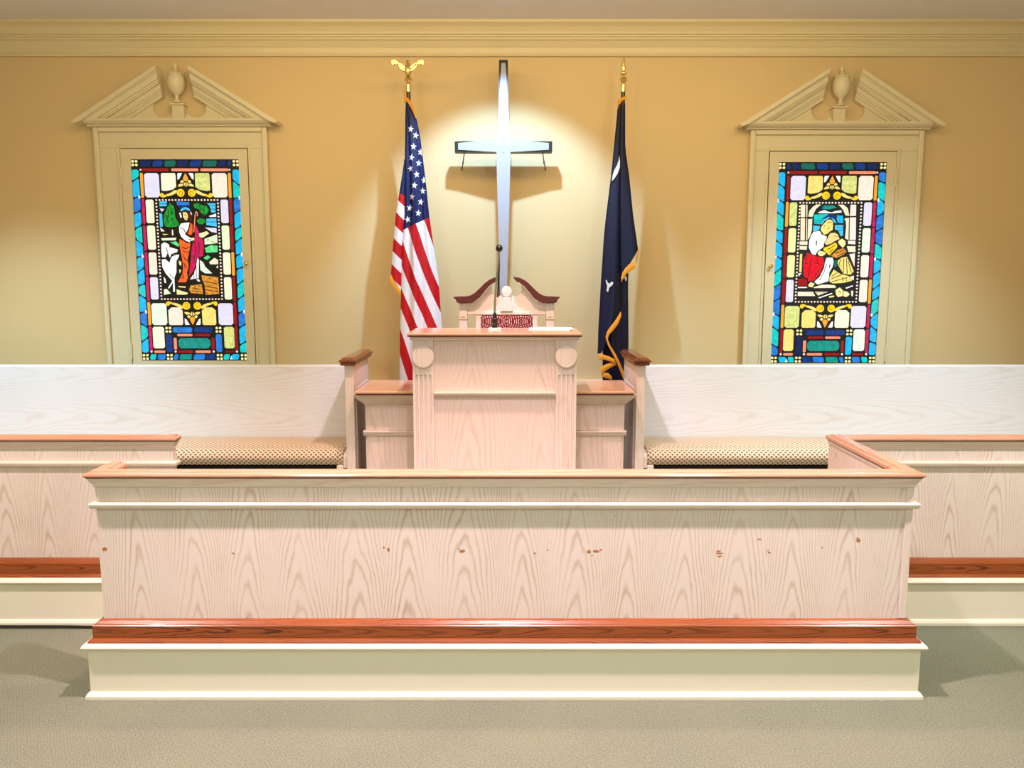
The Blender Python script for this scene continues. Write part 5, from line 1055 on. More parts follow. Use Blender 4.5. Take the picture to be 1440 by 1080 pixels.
rf, _ = rail('panelled_rail', 'long front rail of whitewashed oak with worn scuffed panel, turning back at the right', [(PL, 3.045), (PL, FY), (PR_, FY), (PR_, BY), (3.58, BY)], (0, FY, .213))
MB().box(PR_-.026, PR_+.001, FY-.005, FY-.0002, .293, .712).build('corner_board', 'oak_plain', rf, .0015)
MB().box(PR_-.026, PR_+.001, FY-.005, FY-.0002, .736, .791).build('corner_board', 'oak_plain', rf, .0015)
# scuffs on the front panel, each with its own outline
sc = MB(); rs = random.Random(5)
for (x, z, w_, h_) in [(-1.4725, 0.5579, 0.0226, 0.0176), (-1.0015, 0.5417, 0.0126, 0.0050), (-0.4482, 0.5633, 0.0075, 0.0126), (-0.4327, 0.5552, 0.0126, 0.0151), (-0.1616, 0.5498, 0.0226, 0.0151), (-0.1746, 0.5579, 0.0075, 0.0075), (0.1043, 0.5417, 0.0126, 0.0050), (0.1512, 0.5552, 0.0101, 0.0038), (0.3025, 0.5471, 0.0151, 0.0151), (0.3285, 0.5498, 0.0251, 0.0101), (0.3467, 0.5552, 0.0101, 0.0075), (0.3157, 0.5335, 0.0075, 0.0050), (0.7824, 0.5417, 0.0352, 0.0050), (0.7769, 0.5498, 0.0151, 0.0075), (0.7828, 0.5308, 0.0201, 0.0050), (0.9648, 0.5444, 0.0126, 0.0075), (0.9593, 0.5525, 0.0075, 0.0050), (1.2882, 0.5902, 0.0176, 0.0151), (1.2852, 0.5983, 0.0101, 0.0075), (0.3992, 0.6814, 0.0075, 0.0038), (0.9263, 0.5956, 0.0201, 0.0038), (-0.7580, 0.4111, 0.0050, 0.0038), (1.1569, 0.5633, 0.0050, 0.0101)]:
    n = 9; a0 = rs.random()*6
    sc.prism([(x+.5*w_*(.6+.5*rs.random())*math.cos(a0+2*PI*i/n), z+.5*h_*(.6+.5*rs.random())*math.sin(a0+2*PI*i/n)) for i in range(n)], 'y', FY-.0006, FY)
sc.build('scuff_marks', 'scuff', rf, kind='stuff')
rl, _ = rail('panelled_rail', 'whitewashed oak rail on the left ending free before the left pew', [(-3.58, BY), (-1.478, BY), (-1.478, BY+.036)], (-2.5, BY, .213))

# ================================================================== PEWS
AX = -0.06
def pew(s, label):
    """s = -1 left pew, 1 right pew; mirrored about x = AX"""
    X = lambda d: AX + s*d
    def B(m, a, b, *r): return m.box(min(X(a), X(b)), max(X(a), X(b)), *r)
    t = thing('pew', label, 'pew', (X(2.1), 4.55, .21), 'pews behind the rail')
    far = 3.5
    xa, xb = sorted((X(.805), X(far)))
    MB().prism([(4.735, .50), (4.765, .50), (4.815, 1.02), (4.812, 1.031), (4.79, 1.031), (4.785, 1.02)], 'x', xa, xb).build('backrest', 'oak_pew', t, .003)
    B(MB(), .806, far-.01, 4.43, 4.75, .485, .5275).build('seat', 'seat_shade', t)
    B(MB(), .806, far-.01, 4.4295, 4.45, .211, .484).build('apron', 'seat_shade', t)
    # cushion with rounded front, its print laid along the cloth
    prof = [(4.372, .528)]
    for i in range(9):
        a = PI*1.05 - (PI*.60)*i/8; prof.append((4.40+.048*math.cos(a), .567+.046*math.sin(a)))
    prof += [(4.46, .620), (4.56, .622), (4.70, .618), (4.735, .608), (4.735, .528)]
    L = [0]
    for p, q in zip(prof, prof[1:]): L.append(L[-1]+math.hypot(q[0]-p[0], q[1]-p[1]))
    xs = [.826, .83, .842, .86] + [.9+(far-.92)*i/10 for i in range(11)] + [far-.015]
    vs, uv = [], []
    n = len(prof)
    for k, d in enumerate(xs):
        sh = [.80, .90, .97, 1.0][min(k, 3)]
        for (y, z), l in zip(prof, L):
            vs.append((X(d), 4.56+(y-4.56)*(sh*.06+.94), .528+(z-.528)*sh)); uv.append((X(d), l))
    fs = [(j*n+i, j*n+i+1, (j+1)*n+i+1, (j+1)*n+i) for j in range(len(xs)-1) for i in range(n-1)]
    fs += [tuple(range(n)), tuple(range((len(xs)-1)*n, len(xs)*n))[::-1]]
    m = MB(); m.add(vs, fs); m.uv = uv; m.build('cushion', 'cushion_fabric', t, smooth=True, label='beige cushion printed with small brown dots')
    # end panel with applied frame and dark cap
    e = MB(); B(e, .755, .803, 4.33, 4.80, .21, 1.078); eo = e.build('end_panel', 'oak_plain', t, .003)
    fr = MB(); xi, xo = .7495, .7548
    for a, b, c, d in ((4.37, 4.395, .30, .95), (4.735, 4.76, .30, .95), (4.3955, 4.7345, .925, .95), (4.3955, 4.7345, .30, .325)):
        B(fr, xi, xo, a, b, c, d)
    fr.build('applied_frame', 'oak_plain', eo, .0015)
    B(MB(), .738, .820, 4.30, 4.83, 1.0785, 1.098).build('cap_moulding', 'mahogany_pew', t, .006, seg=2)
    c = MB(); B(c, .732, .826, 4.294, 4.836, 1.0985, 1.104); c.build('end_cap', 'mahogany_pew', t)
    pr = MB(); x0, x1 = sorted((X(.732), X(.826)))
    pr.add([(x0, 4.294, 1.1042), (x1, 4.294, 1.1042), (x1, 4.836, 1.1042), (x0, 4.836, 1.1042), (x0+.02, 4.314, 1.121), (x1-.02, 4.314, 1.121), (x1-.02, 4.816, 1.121), (x0+.02, 4.816, 1.121)],
           [(0,3,2,1),(4,5,6,7),(0,1,5,4),(1,2,6,5),(2,3,7,6),(3,0,4,7)])
    pr.build('end_cap_top', 'mahogany_pew', t, .003)
    B(MB(), far+.001, far+.03, 4.33, 4.80, .21, 1.078).build('end_panel', 'oak_plain', t, .003)
    B(MB(), far-.008, far+.036, 4.30, 4.83, 1.0785, 1.115).build('end_cap', 'mahogany_pew', t, .006, seg=2)
    # small bracket under the cushion
    xa, xb = sorted((X(.804), X(.824)))
    MB().prism([(4.345, .515), (4.348, .575), (4.362, .594), (4.40, .602), (4.43, .602), (4.43, .515)], 'x', xa, xb).build('seat_bracket', 'oak_plain', t, .002)
    xa, xb = sorted((X(.826), X(.862)))
    MB().box(xa, xb, 4.348, 4.40, .50, .527).build('seat_block', 'oak_plain', t, .003)
    return t
pew(-1, 'left pew of pale whitewashed oak with dotted cushion')
pew(1, 'right pew of pale whitewashed oak with dotted cushion')

# ================================================================== PULPIT
pu = thing('pulpit', 'whitewashed oak pulpit with fluted pilasters and round bosses', 'pulpit', (AX+.003, 4.2, .21))
px0, px1 = -.466, .35
MB().box(px0+.012, px1-.012, 4.065, 4.38, .211, 1.234).build('body', 'oak_pulpit', pu)
for a, b, s in ((px0, px0+.104, 1), (px1-.104, px1, -1)):
    cx = (a+b)/2
    pts = [(a, 4.064), (a, 4.046)]
    for i in range(4):
        g = cx+(i-1.5)*.0225
        pts += [(g-.0065, 4.046), (g-.004, 4.0535), (g+.004, 4.0535), (g+.0065, 4.046)]
    pts += [(b, 4.046), (b, 4.064)]
    m = MB().prism(pts, 'z', .211, 1.062); m.box(a, b, 4.046, 4.064, 1.0621, 1.234)
    po = m.build('pilaster', 'oak_plain', pu)
    d = MB().lathe([(.001, 0), (.052, 0), (.055, .003), (.055, .010), (.050, .014), (.001, .0145)], 0, 0, 32)
    d.v = [(cx+p[0], 4.0458-p[2], 1.153+p[1]*1.06) for p in d.v]
    d.build('boss', 'oak_plain', po)
MB().box(px0+.1045, px1-.1045, 4.058, 4.0648, .976, 1.233).build('upper_panel', 'oak_pulpit', pu)
MB().box(px0+.1045, px1-.1045, 4.058, 4.0648, .211, .955).build('lower_panel', 'oak_pulpit', pu)
MB().prism([(4.0645, .953), (4.042, .953), (4.036, .960), (4.03, .968), (4.03, .974), (4.0645, .976)], 'x', px0+.1045, px1-.1045).build('ledge', 'oak_rail', pu)
MB().sweep([(px0, 4.385), (px0, 4.046), (px1, 4.046), (px1, 4.385)], [(-.03, 1.2345), (.006, 1.2345), (.01, 1.24), (.014, 1.252), (-.03, 1.252)]).build('top_moulding', 'oak_rail', pu)
MB().prism([(px0-.021, 4.0135), (px1+.023, 4.0135), (px1+.023, 4.42), (px0-.021, 4.42)], 'z', 1.2525, 1.2578).build('top_lip', 'mahogany_dark', pu)
MB().prism([(px0-.022, 4.012), (px1+.024, 4.012), (px1+.024, 4.425), (px0-.022, 4.425)], 'z', 1.2582, 1.272).build('top', 'oak_top', pu, .005, seg=2)

# side cabinets that flank the pulpit
def cabinet(x0, x1, outer, label):
    t = thing('side_cabinet', label, 'cabinet', ((x0+x1)/2, 4.45, .21), 'low cabinets flanking the pulpit')
    lo, hi = (x0+.036, x1) if outer < 0 else (x0, x1-.036)
    MB().box(lo, hi, 4.29, 4.64, .211, .934).build('body', 'oak_plain', t)
    q = (lo+.012, hi-.002) if outer < 0 else (lo+.002, hi-.012)
    MB().box(q[0], q[1], 4.282, 4.2898, .736, .872).build('upper_panel', 'oak_pulpit', t)
    MB().box(q[0], q[1], 4.282, 4.2898, .215, .708).build('lower_panel', 'oak_pulpit', t)
    MB().prism([(4.2898, .709), (4.272, .709), (4.268, .718), (4.262, .728), (4.262, .733), (4.2898, .735)], 'x', lo-.01 if outer < 0 else lo, hi if outer < 0 else hi+.01).build('band_moulding', 'oak_rail', t)
    pa = [(lo, 4.64), (lo, 4.29), (hi, 4.29)] if outer < 0 else [(lo, 4.29), (hi, 4.29), (hi, 4.64)]
    MB().sweep(pa, [(-.02, .873), (.004, .873), (.008, .880), (.03, .900), (.05, .925), (.054, .934), (-.02, .934)]).build('cove_moulding', 'oak_rail', t)
    MB().box(x0-.0 if outer < 0 else x0, x1, 4.214, 4.66, .9345, .941).build('top_lip', 'mahogany_dark', t)
    MB().box(x0-.006 if outer < 0 else x0, x1 if outer < 0 else x1+.006, 4.212, 4.665, .9412, .956).build('top', 'oak_top', t, .004, seg=2)
    return t
cabinet(-.785, px0-.002, -1, 'low oak cabinet to the left of the pulpit')
cabinet(px1+.002, .663, 1, 'low oak cabinet to the right of the pulpit')

# papers and microphone on the pulpit
pp = MB(); pp.prism([(.115, 4.20), (.325, 4.195), (.33, 4.39), (.125, 4.395)], 'z', 1.2722, 1.2745)
pp.prism([(.14, 4.23), (.345, 4.21), (.35, 4.40), (.15, 4.41)], 'z', 1.2746, 1.2765)
solid(pp, 'paper_sheets', 'paper', 'white paper sheets lying on top of the pulpit', 'paper', (.22, 4.3, 1.272))
mc = thing('microphone', 'black gooseneck microphone standing on the pulpit', 'microphone', (-.06, 4.27, 1.272))
MB().lathe([(.001, 1.2722), (.036, 1.2722), (.036, 1.278), (.03, 1.282), (.001, 1.282)], -.06, 4.27, 20).build('base', 'paper', mc, smooth=True, label='white round base')
MB().lathe([(.001, 1.2822), (.014, 1.2822), (.014, 1.298), (.011, 1.302), (.014, 1.306), (.015, 1.328), (.010, 1.334), (.012, 1.34), (.009, 1.352), (.006, 1.362), (.001, 1.362)], -.06, 4.27, 16).build('socket', 'black', mc, smooth=True)
MB().tube([(-.06, 4.27, 1.355), (-.059, 4.27, 1.42), (-.053, 4.268, 1.50), (-.045, 4.262, 1.58), (-.039, 4.25, 1.64), (-.037, 4.235, 1.672)], [.0065, .006, .0055, .005, .0048, .0048], 10).build('gooseneck', 'steel', mc, smooth=True)
MB().tube([(-.045, 4.276, 1.44), (-.041, 4.276, 1.50), (-.037, 4.270, 1.60), (-.0365, 4.24, 1.672)], .0042, 8).build('cable', 'black', mc, smooth=True)
MB().ball((-.0365, 4.225, 1.69), .0185, 16, 10, (1, 1.25, 1)).build('capsule', 'black', mc, smooth=True)

# ================================================================== CLERGY CHAIR
ch = thing('clergy_chair', 'carved oak clergy chair with dark swan neck crest and red brocade back', 'chair', (0.002, 4.62, .21))
cz0 = 4.62; c0 = 0.002
def mir(poly, s): return [(c0+s*x, z) for x, z in poly]
for s in (-1, 1):
    p = MB(); a, b = sorted((c0+s*.222, c0+s*.268))
    p.box(a, b, 4.625, 4.675, .2105, 1.305); p.box(a-.004 if s < 0 else a, b if s < 0 else b+.004, 4.62, 4.68, 1.3055, 1.312); p.box(a, b, 4.625, 4.675, 1.3125, 1.398)
    po = p.build('back_post', 'oak_plain', ch, .002)
    fl = MB()
    for k in (-1, 0, 1): fl.box(c0+s*.245+k*.012-.0022, c0+s*.245+k*.012+.0022, 4.6215, 4.6245, .9, 1.295)
    fl.prism([(c0+s*.245-.012, 1.322), (c0+s*.245+.012, 1.322), (c0+s*.245, 1.368)], 'y', 4.6205, 4.6245)
    fl.build('post_reeding', 'oak_rail', po)
    neck = [(.300, 1.434), (.262, 1.436), (.228, 1.4365), (.205, 1.441), (.180, 1.455), (.150, 1.482), (.120, 1.512), (.095, 1.530), (.070, 1.541), (.036, 1.546), (.040, 1.538), (.048, 1.528), (.056, 1.518),
            (.072, 1.513), (.098, 1.494), (.125, 1.462), (.150, 1.430), (.178, 1.409), (.205, 1.400), (.275, 1.400), (.283, 1.410), (.286, 1.422), (.296, 1.427)]
    MB().prism(mir(neck, s), 'y', 4.592, 4.685).build('swan_neck', 'mahogany_dark', ch, .003)
    aw, bw = sorted((c0+s*.147, c0+s*.176))
    MB().box(aw, bw, 4.632, 4.668, .70, 1.331).build('back_stile', 'oak_plain', ch, .002)
    # arm, arm support, front leg
    aa, ab = sorted((c0+s*.225, c0+s*.285))
    MB().box(aa, ab, 4.46, 4.624, .86, .895).build('arm', 'oak_plain', ch, .008, seg=2)
    MB().box(aa+.01, ab-.01, 4.462, 4.50, .665, .8598).build('arm_support', 'oak_plain', ch, .003)
    MB().box(aa+.008, ab-.008, 4.455, 4.505, .2105, .60).build('front_leg', 'oak_plain', ch, .003)
tym = [(-.218, 1.351), (.218, 1.351), (.218, 1.398), (.175, 1.405), (.148, 1.427), (.122, 1.458), (.097, 1.488), (.082, 1.502), (.086, 1.470), (.074, 1.447), (.05, 1.436), (.030, 1.440), (.024, 1.446),
       (-.024, 1.446), (-.030, 1.440), (-.05, 1.436), (-.074, 1.447), (-.086, 1.470), (-.082, 1.502), (-.097, 1.488), (-.122, 1.458), (-.148, 1.427), (-.175, 1.405), (-.218, 1.398)]
MB().prism([(c0+x, z) for x, z in tym], 'y', 4.636, 4.668).build('crest_panel', 'oak_rail', ch)
MB().prism([(c0+x, z) for x, z in [(-.036, 1.3515), (.036, 1.3515), (.033, 1.39), (.024, 1.40), (.024, 1.43), (-.024, 1.43), (-.024, 1.40), (-.033, 1.39)]], 'y', 4.620, 4.6358).build('crest_plinth', 'oak_plain', ch, .002)
ds = MB().lathe([(.001, 0), (.026, 0), (.029, .004), (.029, .014), (.025, .018), (.001, .019)], 0, 0, 24)
ds.v = [(c0+p[0], 4.640-p[2], 1.462+p[1]*1.12) for p in ds.v]
ds.build('finial_disc', 'oak_plain', ch)
MB().box(c0-.2215, c0+.2215, 4.628, 4.672, 1.3315, 1.3505).build('back_rail', 'oak_rail', ch, .003)
MB().box(c0-.146, c0+.146, 4.628, 4.668, .70, 1.330).build('back_cushion', 'red_brocade', ch, .01, seg=2, label='red brocade back upholstery with oval pattern')
MB().box(c0-.22, c0+.22, 4.47, 4.66, .605, .66).build('seat_cushion', 'red_brocade', ch, .012, seg=2)
MB().box(c0-.2215, c0+.2215, 4.46, 4.67, .54, .6045).build('seat_frame', 'oak_rail', ch, .003)

# ================================================================== CROSS
CX, CZ = -.017, 2.314
cr = thing('wall_cross', 'tall white cross with black edges mounted out from the wall', 'cross', (CX, 5.08, 1.40))
yb = 5.09
def arm_loft(L, dx, dz, w0, w1, f0, f1, back, m):
    """tapering square arm: width w0 at the crossing to w1 at the end, front depth f0 to f1"""
    px_, pz_ = -dz, dx
    vs = []
    for d, w, f in ((0, w0, f0), (L, w1, f1)):
        for (o, y) in ((-w, f), (w, f), (w, back), (-w, back)):
            vs.append((CX+dx*d+px_*o, y, CZ+dz*d+pz_*o))
    m.add(vs, [(0, 1, 2, 3), (7, 6, 5, 4)] + [(i, (i+1) % 4, (i+1) % 4+4, i+4) for i in range(4)])
    return m
core = MB(); face = MB()
for L, dx, dz, we in ((.291, 1, 0, .031), (.291, -1, 0, .031), (.497, 0, 1, .026), (.91, 0, -1, .026)):
    arm_loft(L, dx, dz, .032, we, 4.976, 5.02, yb, core)
    arm_loft(L-(.021 if L < .3 else .022), dx, dz, .0425, .019 if L < .3 else (.012 if L < .8 else .0215), 4.955, 5.008, 5.02, face)
core.build('core', 'cross_dark', cr); face.build('face_board', 'cross_white', cr, label='white tapering front board')
for s in (-1, 1):
    MB().tube([(CX+s*.235, 5.06, 2.286), (CX+s*.262, 5.2495, 2.205)], .0035, 6).build('brace_rod', 'black', cr)
    MB().ball((CX+s*.249, 5.158, 2.24), .008, 8, 6, (.8, 1, 1.5)).build('brace_clamp', 'steel', cr, smooth=True)
MB().box(CX-.02, CX+.02, yb+.0005, 5.2495, 1.60, 1.66).build('wall_bracket', 'cross_dark', cr)

# ================================================================== FLAGS
def pole(t, x, y, top, finial):
    MB().tube([(x, y, .26), (x, y, top)], .0125, 12).build('pole', 'pole_wood', t, smooth=True)
    MB().lathe([(.001, .2105), (.11, .2105), (.115, .22), (.105, .235), (.05, .26), (.025, .28), (.02, .31), (.001, .31)], x, y, 24).build('stand', 'brass', t, smooth=True)
    MB().lathe([(.001, top-.002), (.0145, top-.002), (.0145, top+.038), (.011, top+.042), (.010, top+.05), (.02, top+.058), (.023, top+.068), (.018, top+.078), (.009, top+.084), (.001, top+.086)], x, y, 16).build('ferrule', 'gold', t, smooth=True)
def star(R, q=.40):
    return [((R if i % 2 == 0 else R*q)*math.sin(PI*i/5), (R if i % 2 == 0 else R*q)*math.cos(PI*i/5)) for i in range(10)]

fx, fy = -.571, 4.95
us = thing('flag', 'flag with stars and red and white stripes hanging on an eagle topped pole', 'flag', (fx, fy, .21), 'indoor flags on poles')
pole(us, fx, fy, 2.615, None)
tabU = sorted([(z, xl, xr) for (xl, z), (xr, _) in zip([(-0.5859, 2.5604), (-0.5886, 2.5245), (-0.5917, 2.4566), (-0.5932, 2.3643), (-0.5968, 2.2716), (-0.5995, 2.1091), (-0.6049, 1.9081), (-0.6225, 1.7341), (-0.6303, 1.5205), (-0.6411, 1.2661), (-0.6510, 0.9388), (-0.6605, 0.6367)], [(-0.5694, 2.5604), (-0.5493, 2.5245), (-0.5235, 2.4566), (-0.5061, 2.3643), (-0.4949, 2.2716), (-0.4763, 2.1091), (-0.4579, 1.9081), (-0.4347, 1.7341), (-0.4054, 1.5205), (-0.3910, 1.2661), (-0.3751, 0.9388), (-0.3650, 0.6367)])])
zb, ztp = tabU[0][0], tabU[-1][0]
def body_ring(tab, z, yc, b0, b1, ztop, zbot, nf, folds, amp, ph):
    xl, xr = interp(tab, z); k = (ztop-z)/(ztop-zbot)
    b = b0+(b1-b0)*k; ring = []
    for i in range(nf+1):
        t = i/nf; e = math.sin(PI*t)**.6
        rip = amp*min(1, k*3)*math.sin(PI*t)**.5*(math.sin(2*PI*(folds*t+ph+.35*k))+.5*math.sin(2*PI*(folds*1.7*t-ph-.2*k)))
        ring.append((xl+(xr-xl)*t, yc-b*e-rip, z))
    for i in range(nf-1, 0, -1):
        t = i/nf; ring.append((xl+(xr-xl)*t, yc+.6*b*math.sin(PI*t)**.6, z))
    return ring
rows, uvr = [], []
NZ = 110
for j in range(NZ+1):
    z = ztp+(zb-ztp)*j/NZ
    r = body_ring(tabU, z, 4.945, .012, .055, ztp, zb, 34, 2.3, .010, .15)
    rows.append(r)
    uvr.append([(4.033+8.72*x+3.314*(z-1.499) + .06*math.sin(9*z), 141.7-232.6*(z-1.499)+109.3*x) for x, y, _ in r])
m = MB(); m.loft(rows, uvr); cl = m.build('cloth', 'flag_stripes', us, smooth=True)
def front_y(x, z):
    xl, xr = interp(tabU, z); t = min(.97, max(.03, (x-xl)/(xr-xl))); k = (ztp-z)/(ztp-zb)
    b = .012+(.055-.012)*k
    rip = .010*min(1, k*3)*math.sin(PI*t)**.5*(math.sin(2*PI*(2.3*t+.15+.35*k))+.5*math.sin(2*PI*(2.3*1.7*t-.15-.2*k)))
    return 4.945-b*math.sin(PI*t)**.6-rip
STARS = [(-0.5579, 2.4000), (-0.5299, 2.3643), (-0.5429, 2.2999), (-0.5035, 2.2689), (-0.5559, 2.2374), (-0.5139, 2.2058), (-0.5631, 2.1742), (-0.5265, 2.1409), (-0.4836, 2.1084), (-0.5395, 2.0778), (-0.4928, 2.0460), (-0.5555, 2.0125), (-0.5049, 1.9822), (-0.5712, 1.9477), (-0.5197, 1.9173), (-0.5835, 1.8819)]
rs = random.Random(4)
for i, (x, z) in enumerate(STARS):
    m = MB(); a = rs.uniform(-.25, .25); ss = star(.0215)
    pts = []
    for (u, v) in [(0, 0)]+ss:
        X_, Z_ = x+.86*(u*math.cos(a)-v*math.sin(a)), z+u*math.sin(a)+v*math.cos(a)
        xl, xr = interp(tabU, Z_); X_ = min(max(X_, xl+.003), xr-.003)
        pts.append((X_, front_y(X_, Z_), Z_))
    fr_ = [(p[0], p[1]-.004, p[2]) for p in pts]; bk = [(p[0], p[1]+.001, p[2]) for p in pts]
    fs = [(0, 1+k, 1+(k+1) % 10) for k in range(10)] + [(1+k, 12+k, 12+(k+1) % 10, 1+(k+1) % 10) for k in range(10)]
    m.add(fr_+bk, fs); m.build('star', 'flag_white', cl)
# folded edge that hangs on the left
lt = sorted([(z, x) for x, z in [(-0.6011, 2.2393), (-0.6046, 2.2026), (-0.6316, 2.0467), (-0.6563, 1.9103), (-0.6751, 1.7352), (-0.6910, 1.5669), (-0.6959, 1.5331), (-0.7066, 1.4141)]])
rt = sorted([(z, x) for x, z in [(-0.5948, 2.2393), (-0.6001, 1.9103), (-0.6199, 1.7352), (-0.6270, 1.5669), (-0.6332, 1.4524), (-0.6338, 1.4141)]])
(zt_,), (zl_,), (zr_,) = [[[(-0.6368, 2.2312)][0][1]], [[(-0.6953, 1.5627)][0][1]], [[(-0.6331, 1.4609)][0][1]]]
def flap(t, s, drop=0):
    zb_ = zl_+(zr_-zl_)*t-drop; z = zt_+(zb_-zt_)*s
    a = interp(lt, z)[0]; b = interp(rt, z)[0]
    return (a+(b-a)*t, 4.955-.02*math.sin(PI*t*.9+.2)*min(1, s*2)-.006, z)
g = [[flap(i/8, j/40) for i in range(9)] for j in range(41)]
m = MB(); m.sheet(g, .012, [[(-2.366-5.98*x-5.98*(z-1.499), 44-232.6*(z-1.499)-127.9*x) for x, y, z in r] for r in g])
m.build('folded_edge', 'flag_stripes', us, smooth=True)
def ribbon(t, top, bot, y, name='fringe', th=.006):
    """gold fringe between two edge lines given as (x, z) lists"""
    n = len(top); rows_ = [[(top[i][0]+(bot[i][0]-top[i][0])*k/3, y-.004*math.sin(PI*k/3), top[i][1]+(bot[i][1]-top[i][1])*k/3) for i in range(n)] for k in range(4)]
    m = MB(); m.sheet(rows_, th); return m.build(name, 'fringe_gold', t, smooth=True)
ribbon(us, [(-0.6933, 1.5585), (-0.6746, 1.5288), (-0.6538, 1.4970), (-0.6330, 1.4631)], [(-0.6983, 1.5161), (-0.6797, 1.4843), (-0.6567, 1.4546), (-0.6380, 1.4227)], 4.936)
ribbon(us, [(-0.5931, 2.5784), (-0.5704, 2.5744), (-0.5501, 2.5465), (-0.5321, 2.5065), (-0.5245, 2.4625)], [(-0.5936, 2.5465), (-0.5769, 2.5545), (-0.5608, 2.5285), (-0.5427, 2.4945), (-0.5287, 2.4585)], 4.922)
MB().tube([(x, 4.94, z) for x, z in [(-0.5915, 2.6204), (-0.5959, 2.6044), (-0.5921, 2.5845), (-0.5883, 2.5645)]], .004, 6).build('tassel_cord', 'fringe_gold', us, smooth=True)
# eagle with raised wings
ez = 2.70
eg = MB().lathe([(.001, ez), (.012, ez), (.017, ez+.014), (.020, ez+.032), (.017, ez+.052), (.011, ez+.066), (.001, ez+.068)], fx, fy-.004, 14).build('eagle', 'gold', us, smooth=True)
MB().ball((fx, fy-.008, ez+.078), .0125, 12, 8, (1, 1.2, 1)).build('head', 'gold', eg, smooth=True)
MB().prism([(fy-.018, ez+.082), (fy-.034, ez+.074), (fy-.018, ez+.074)], 'x', fx-.004, fx+.004).build('beak', 'gold', eg)
for s in (-1, 1):
    w1 = [(.010, .046), (.03, .066), (.058, .086), (.078, .094), (.094, .090), (.099, .078), (.094, .062), (.082, .056), (.078, .066), (.066, .060), (.06, .066), (.05, .044), (.034, .030), (.014, .022)]
    MB().prism([(fx+s*x, ez+z) for x, z in w1], 'y', fy-.014, fy+.002).build('wing', 'gold', eg, .003)
    MB().prism([(fx+s*x, ez+z) for x, z in [(.012, .048), (.03, .064), (.056, .080), (.05, .066), (.032, .048), (.016, .036)]], 'y', fy-.022, fy-.0141).build('wing_feathers', 'gold', eg, .002)
MB().prism([(fx-.010, ez+.004), (fx+.010, ez+.004), (fx+.018, ez-.022), (fx, ez-.03), (fx-.018, ez-.022)], 'y', fy+.004, fy+.012).build('tail', 'gold', eg, .002)

# navy flag
gx_, gy_ = .681, 4.95
scf = thing('flag', 'navy blue flag with white crescent and gold fringe on a spear topped pole', 'flag', (gx_, gy_, .21), 'indoor flags on poles')
pole(scf, gx_, gy_, 2.615, None)
MB().lathe([(.001, 2.70), (.008, 2.70), (.011, 2.706), (.018, 2.716), (.0185, 2.722), (.008, 2.728), (.013, 2.742), (.0125, 2.752), (.0095, 2.775), (.005, 2.80), (.001, 2.818)], gx_, gy_, 14, 1, .6).build('spear', 'gold', scf, smooth=True)
tabS = sorted([(z, xl, xr) for (xl, z), (xr, _) in zip([(0.6556, 2.5505), (0.6467, 2.4665), (0.6344, 2.3135), (0.6192, 2.1307), (0.6053, 1.9584), (0.5953, 1.7928), (0.5915, 1.5036), (0.5874, 1.2227), (0.5854, 1.0721), (0.5879, 0.9115), (0.5922, 0.6349)], [(0.6948, 2.5505), (0.6965, 2.4665), (0.6998, 2.2933), (0.7196, 2.1307), (0.7314, 1.9584), (0.7347, 1.7928), (0.7319, 1.5036), (0.7396, 1.2227), (0.7425, 1.0721), (0.7435, 0.9115), (0.7489, 0.6349)])])
zb2, zt2 = tabS[0][0], tabS[-1][0]
rows = [body_ring(tabS, zt2+(zb2-zt2)*j/80, 4.95, .012, .035, zt2, zb2, 26, 1.6, .006, .4) for j in range(81)]
MB().loft(rows).build('cloth', 'flag_navy', scf, smooth=True)
def panel(name, lt, rt, hem, ztop, y0, bul, folds, nseg=60, nx=22, th=.008):
    """cloth panel from ztop to a hem line z = hem(t)"""
    g = []
    for j in range(nseg+1):
        s = j/nseg; r = []
        for i in range(nx+1):
            t = i/nx; z = ztop+(interp(hem, t)[0]-ztop)*s
            a = interp(lt, z)[0]; b = interp(rt, z)[0]
            r.append((a+(b-a)*t, y0-bul*(.25+.75*s)*math.sin(PI*t)**.7-.008*s*math.sin(2*PI*folds*t+1+2*s), z))
        g.append(r)
    m = MB(); m.sheet(g, th); return m.build(name, 'flag_navy', scf, smooth=True), g
S = lambda P_: sorted((z, x) for x, z in P_)
# left panel: hem sweeps from the right at 439 down to the left at 497
hp = [(0.5518, 1.0793), (0.6012, 1.2034), (0.6385, 1.2673), (0.6840, 1.3352)]
x0h, x1h = hp[0][0], hp[-1][0]
lpan, gl = panel('front_panel', S([(0.6497, 2.5365), (0.6306, 2.3089), (0.6154, 2.1272), (0.5899, 1.9026), (0.5793, 1.7830), (0.5650, 1.5039), (0.5540, 1.2247), (0.5519, 1.0750)]), S([(0.6702, 2.5365), (0.6662, 2.3089), (0.6737, 2.1272), (0.6778, 1.9026), (0.6852, 1.5039), (0.6840, 1.3352), (0.6559, 1.2460), (0.6228, 1.1821), (0.6075, 1.0750)]),
      [(0, [(0.5518, 1.0836)][0][1]), (.35, [(0.5687, 1.0921)][0][1]), (.7, [(0.5889, 1.1692)][0][1]), (1, [(0.6841, 1.3310)][0][1])], [(0.6497, 2.5365)][0][1], 4.925, .045, 1.2)
rpan, gr_ = panel('side_panel', S([(0.6592, 2.5385), (0.6585, 2.1202), (0.6686, 1.7918), (0.6778, 1.5206), (0.6782, 1.4996)]), S([(0.6922, 2.5385), (0.6969, 2.2903), (0.7234, 2.1283), (0.7505, 1.9033), (0.7831, 1.7088), (0.7813, 1.6337)]),
      [(0, [(0.6818, 1.5332)][0][1]), (.3, [(0.6809, 1.5794)][0][1]), (.6, [(0.6800, 1.6296)][0][1]), (1, [(0.6786, 1.7046)][0][1])], [(0.6592, 2.5385)][0][1], 4.93, .03, .8)
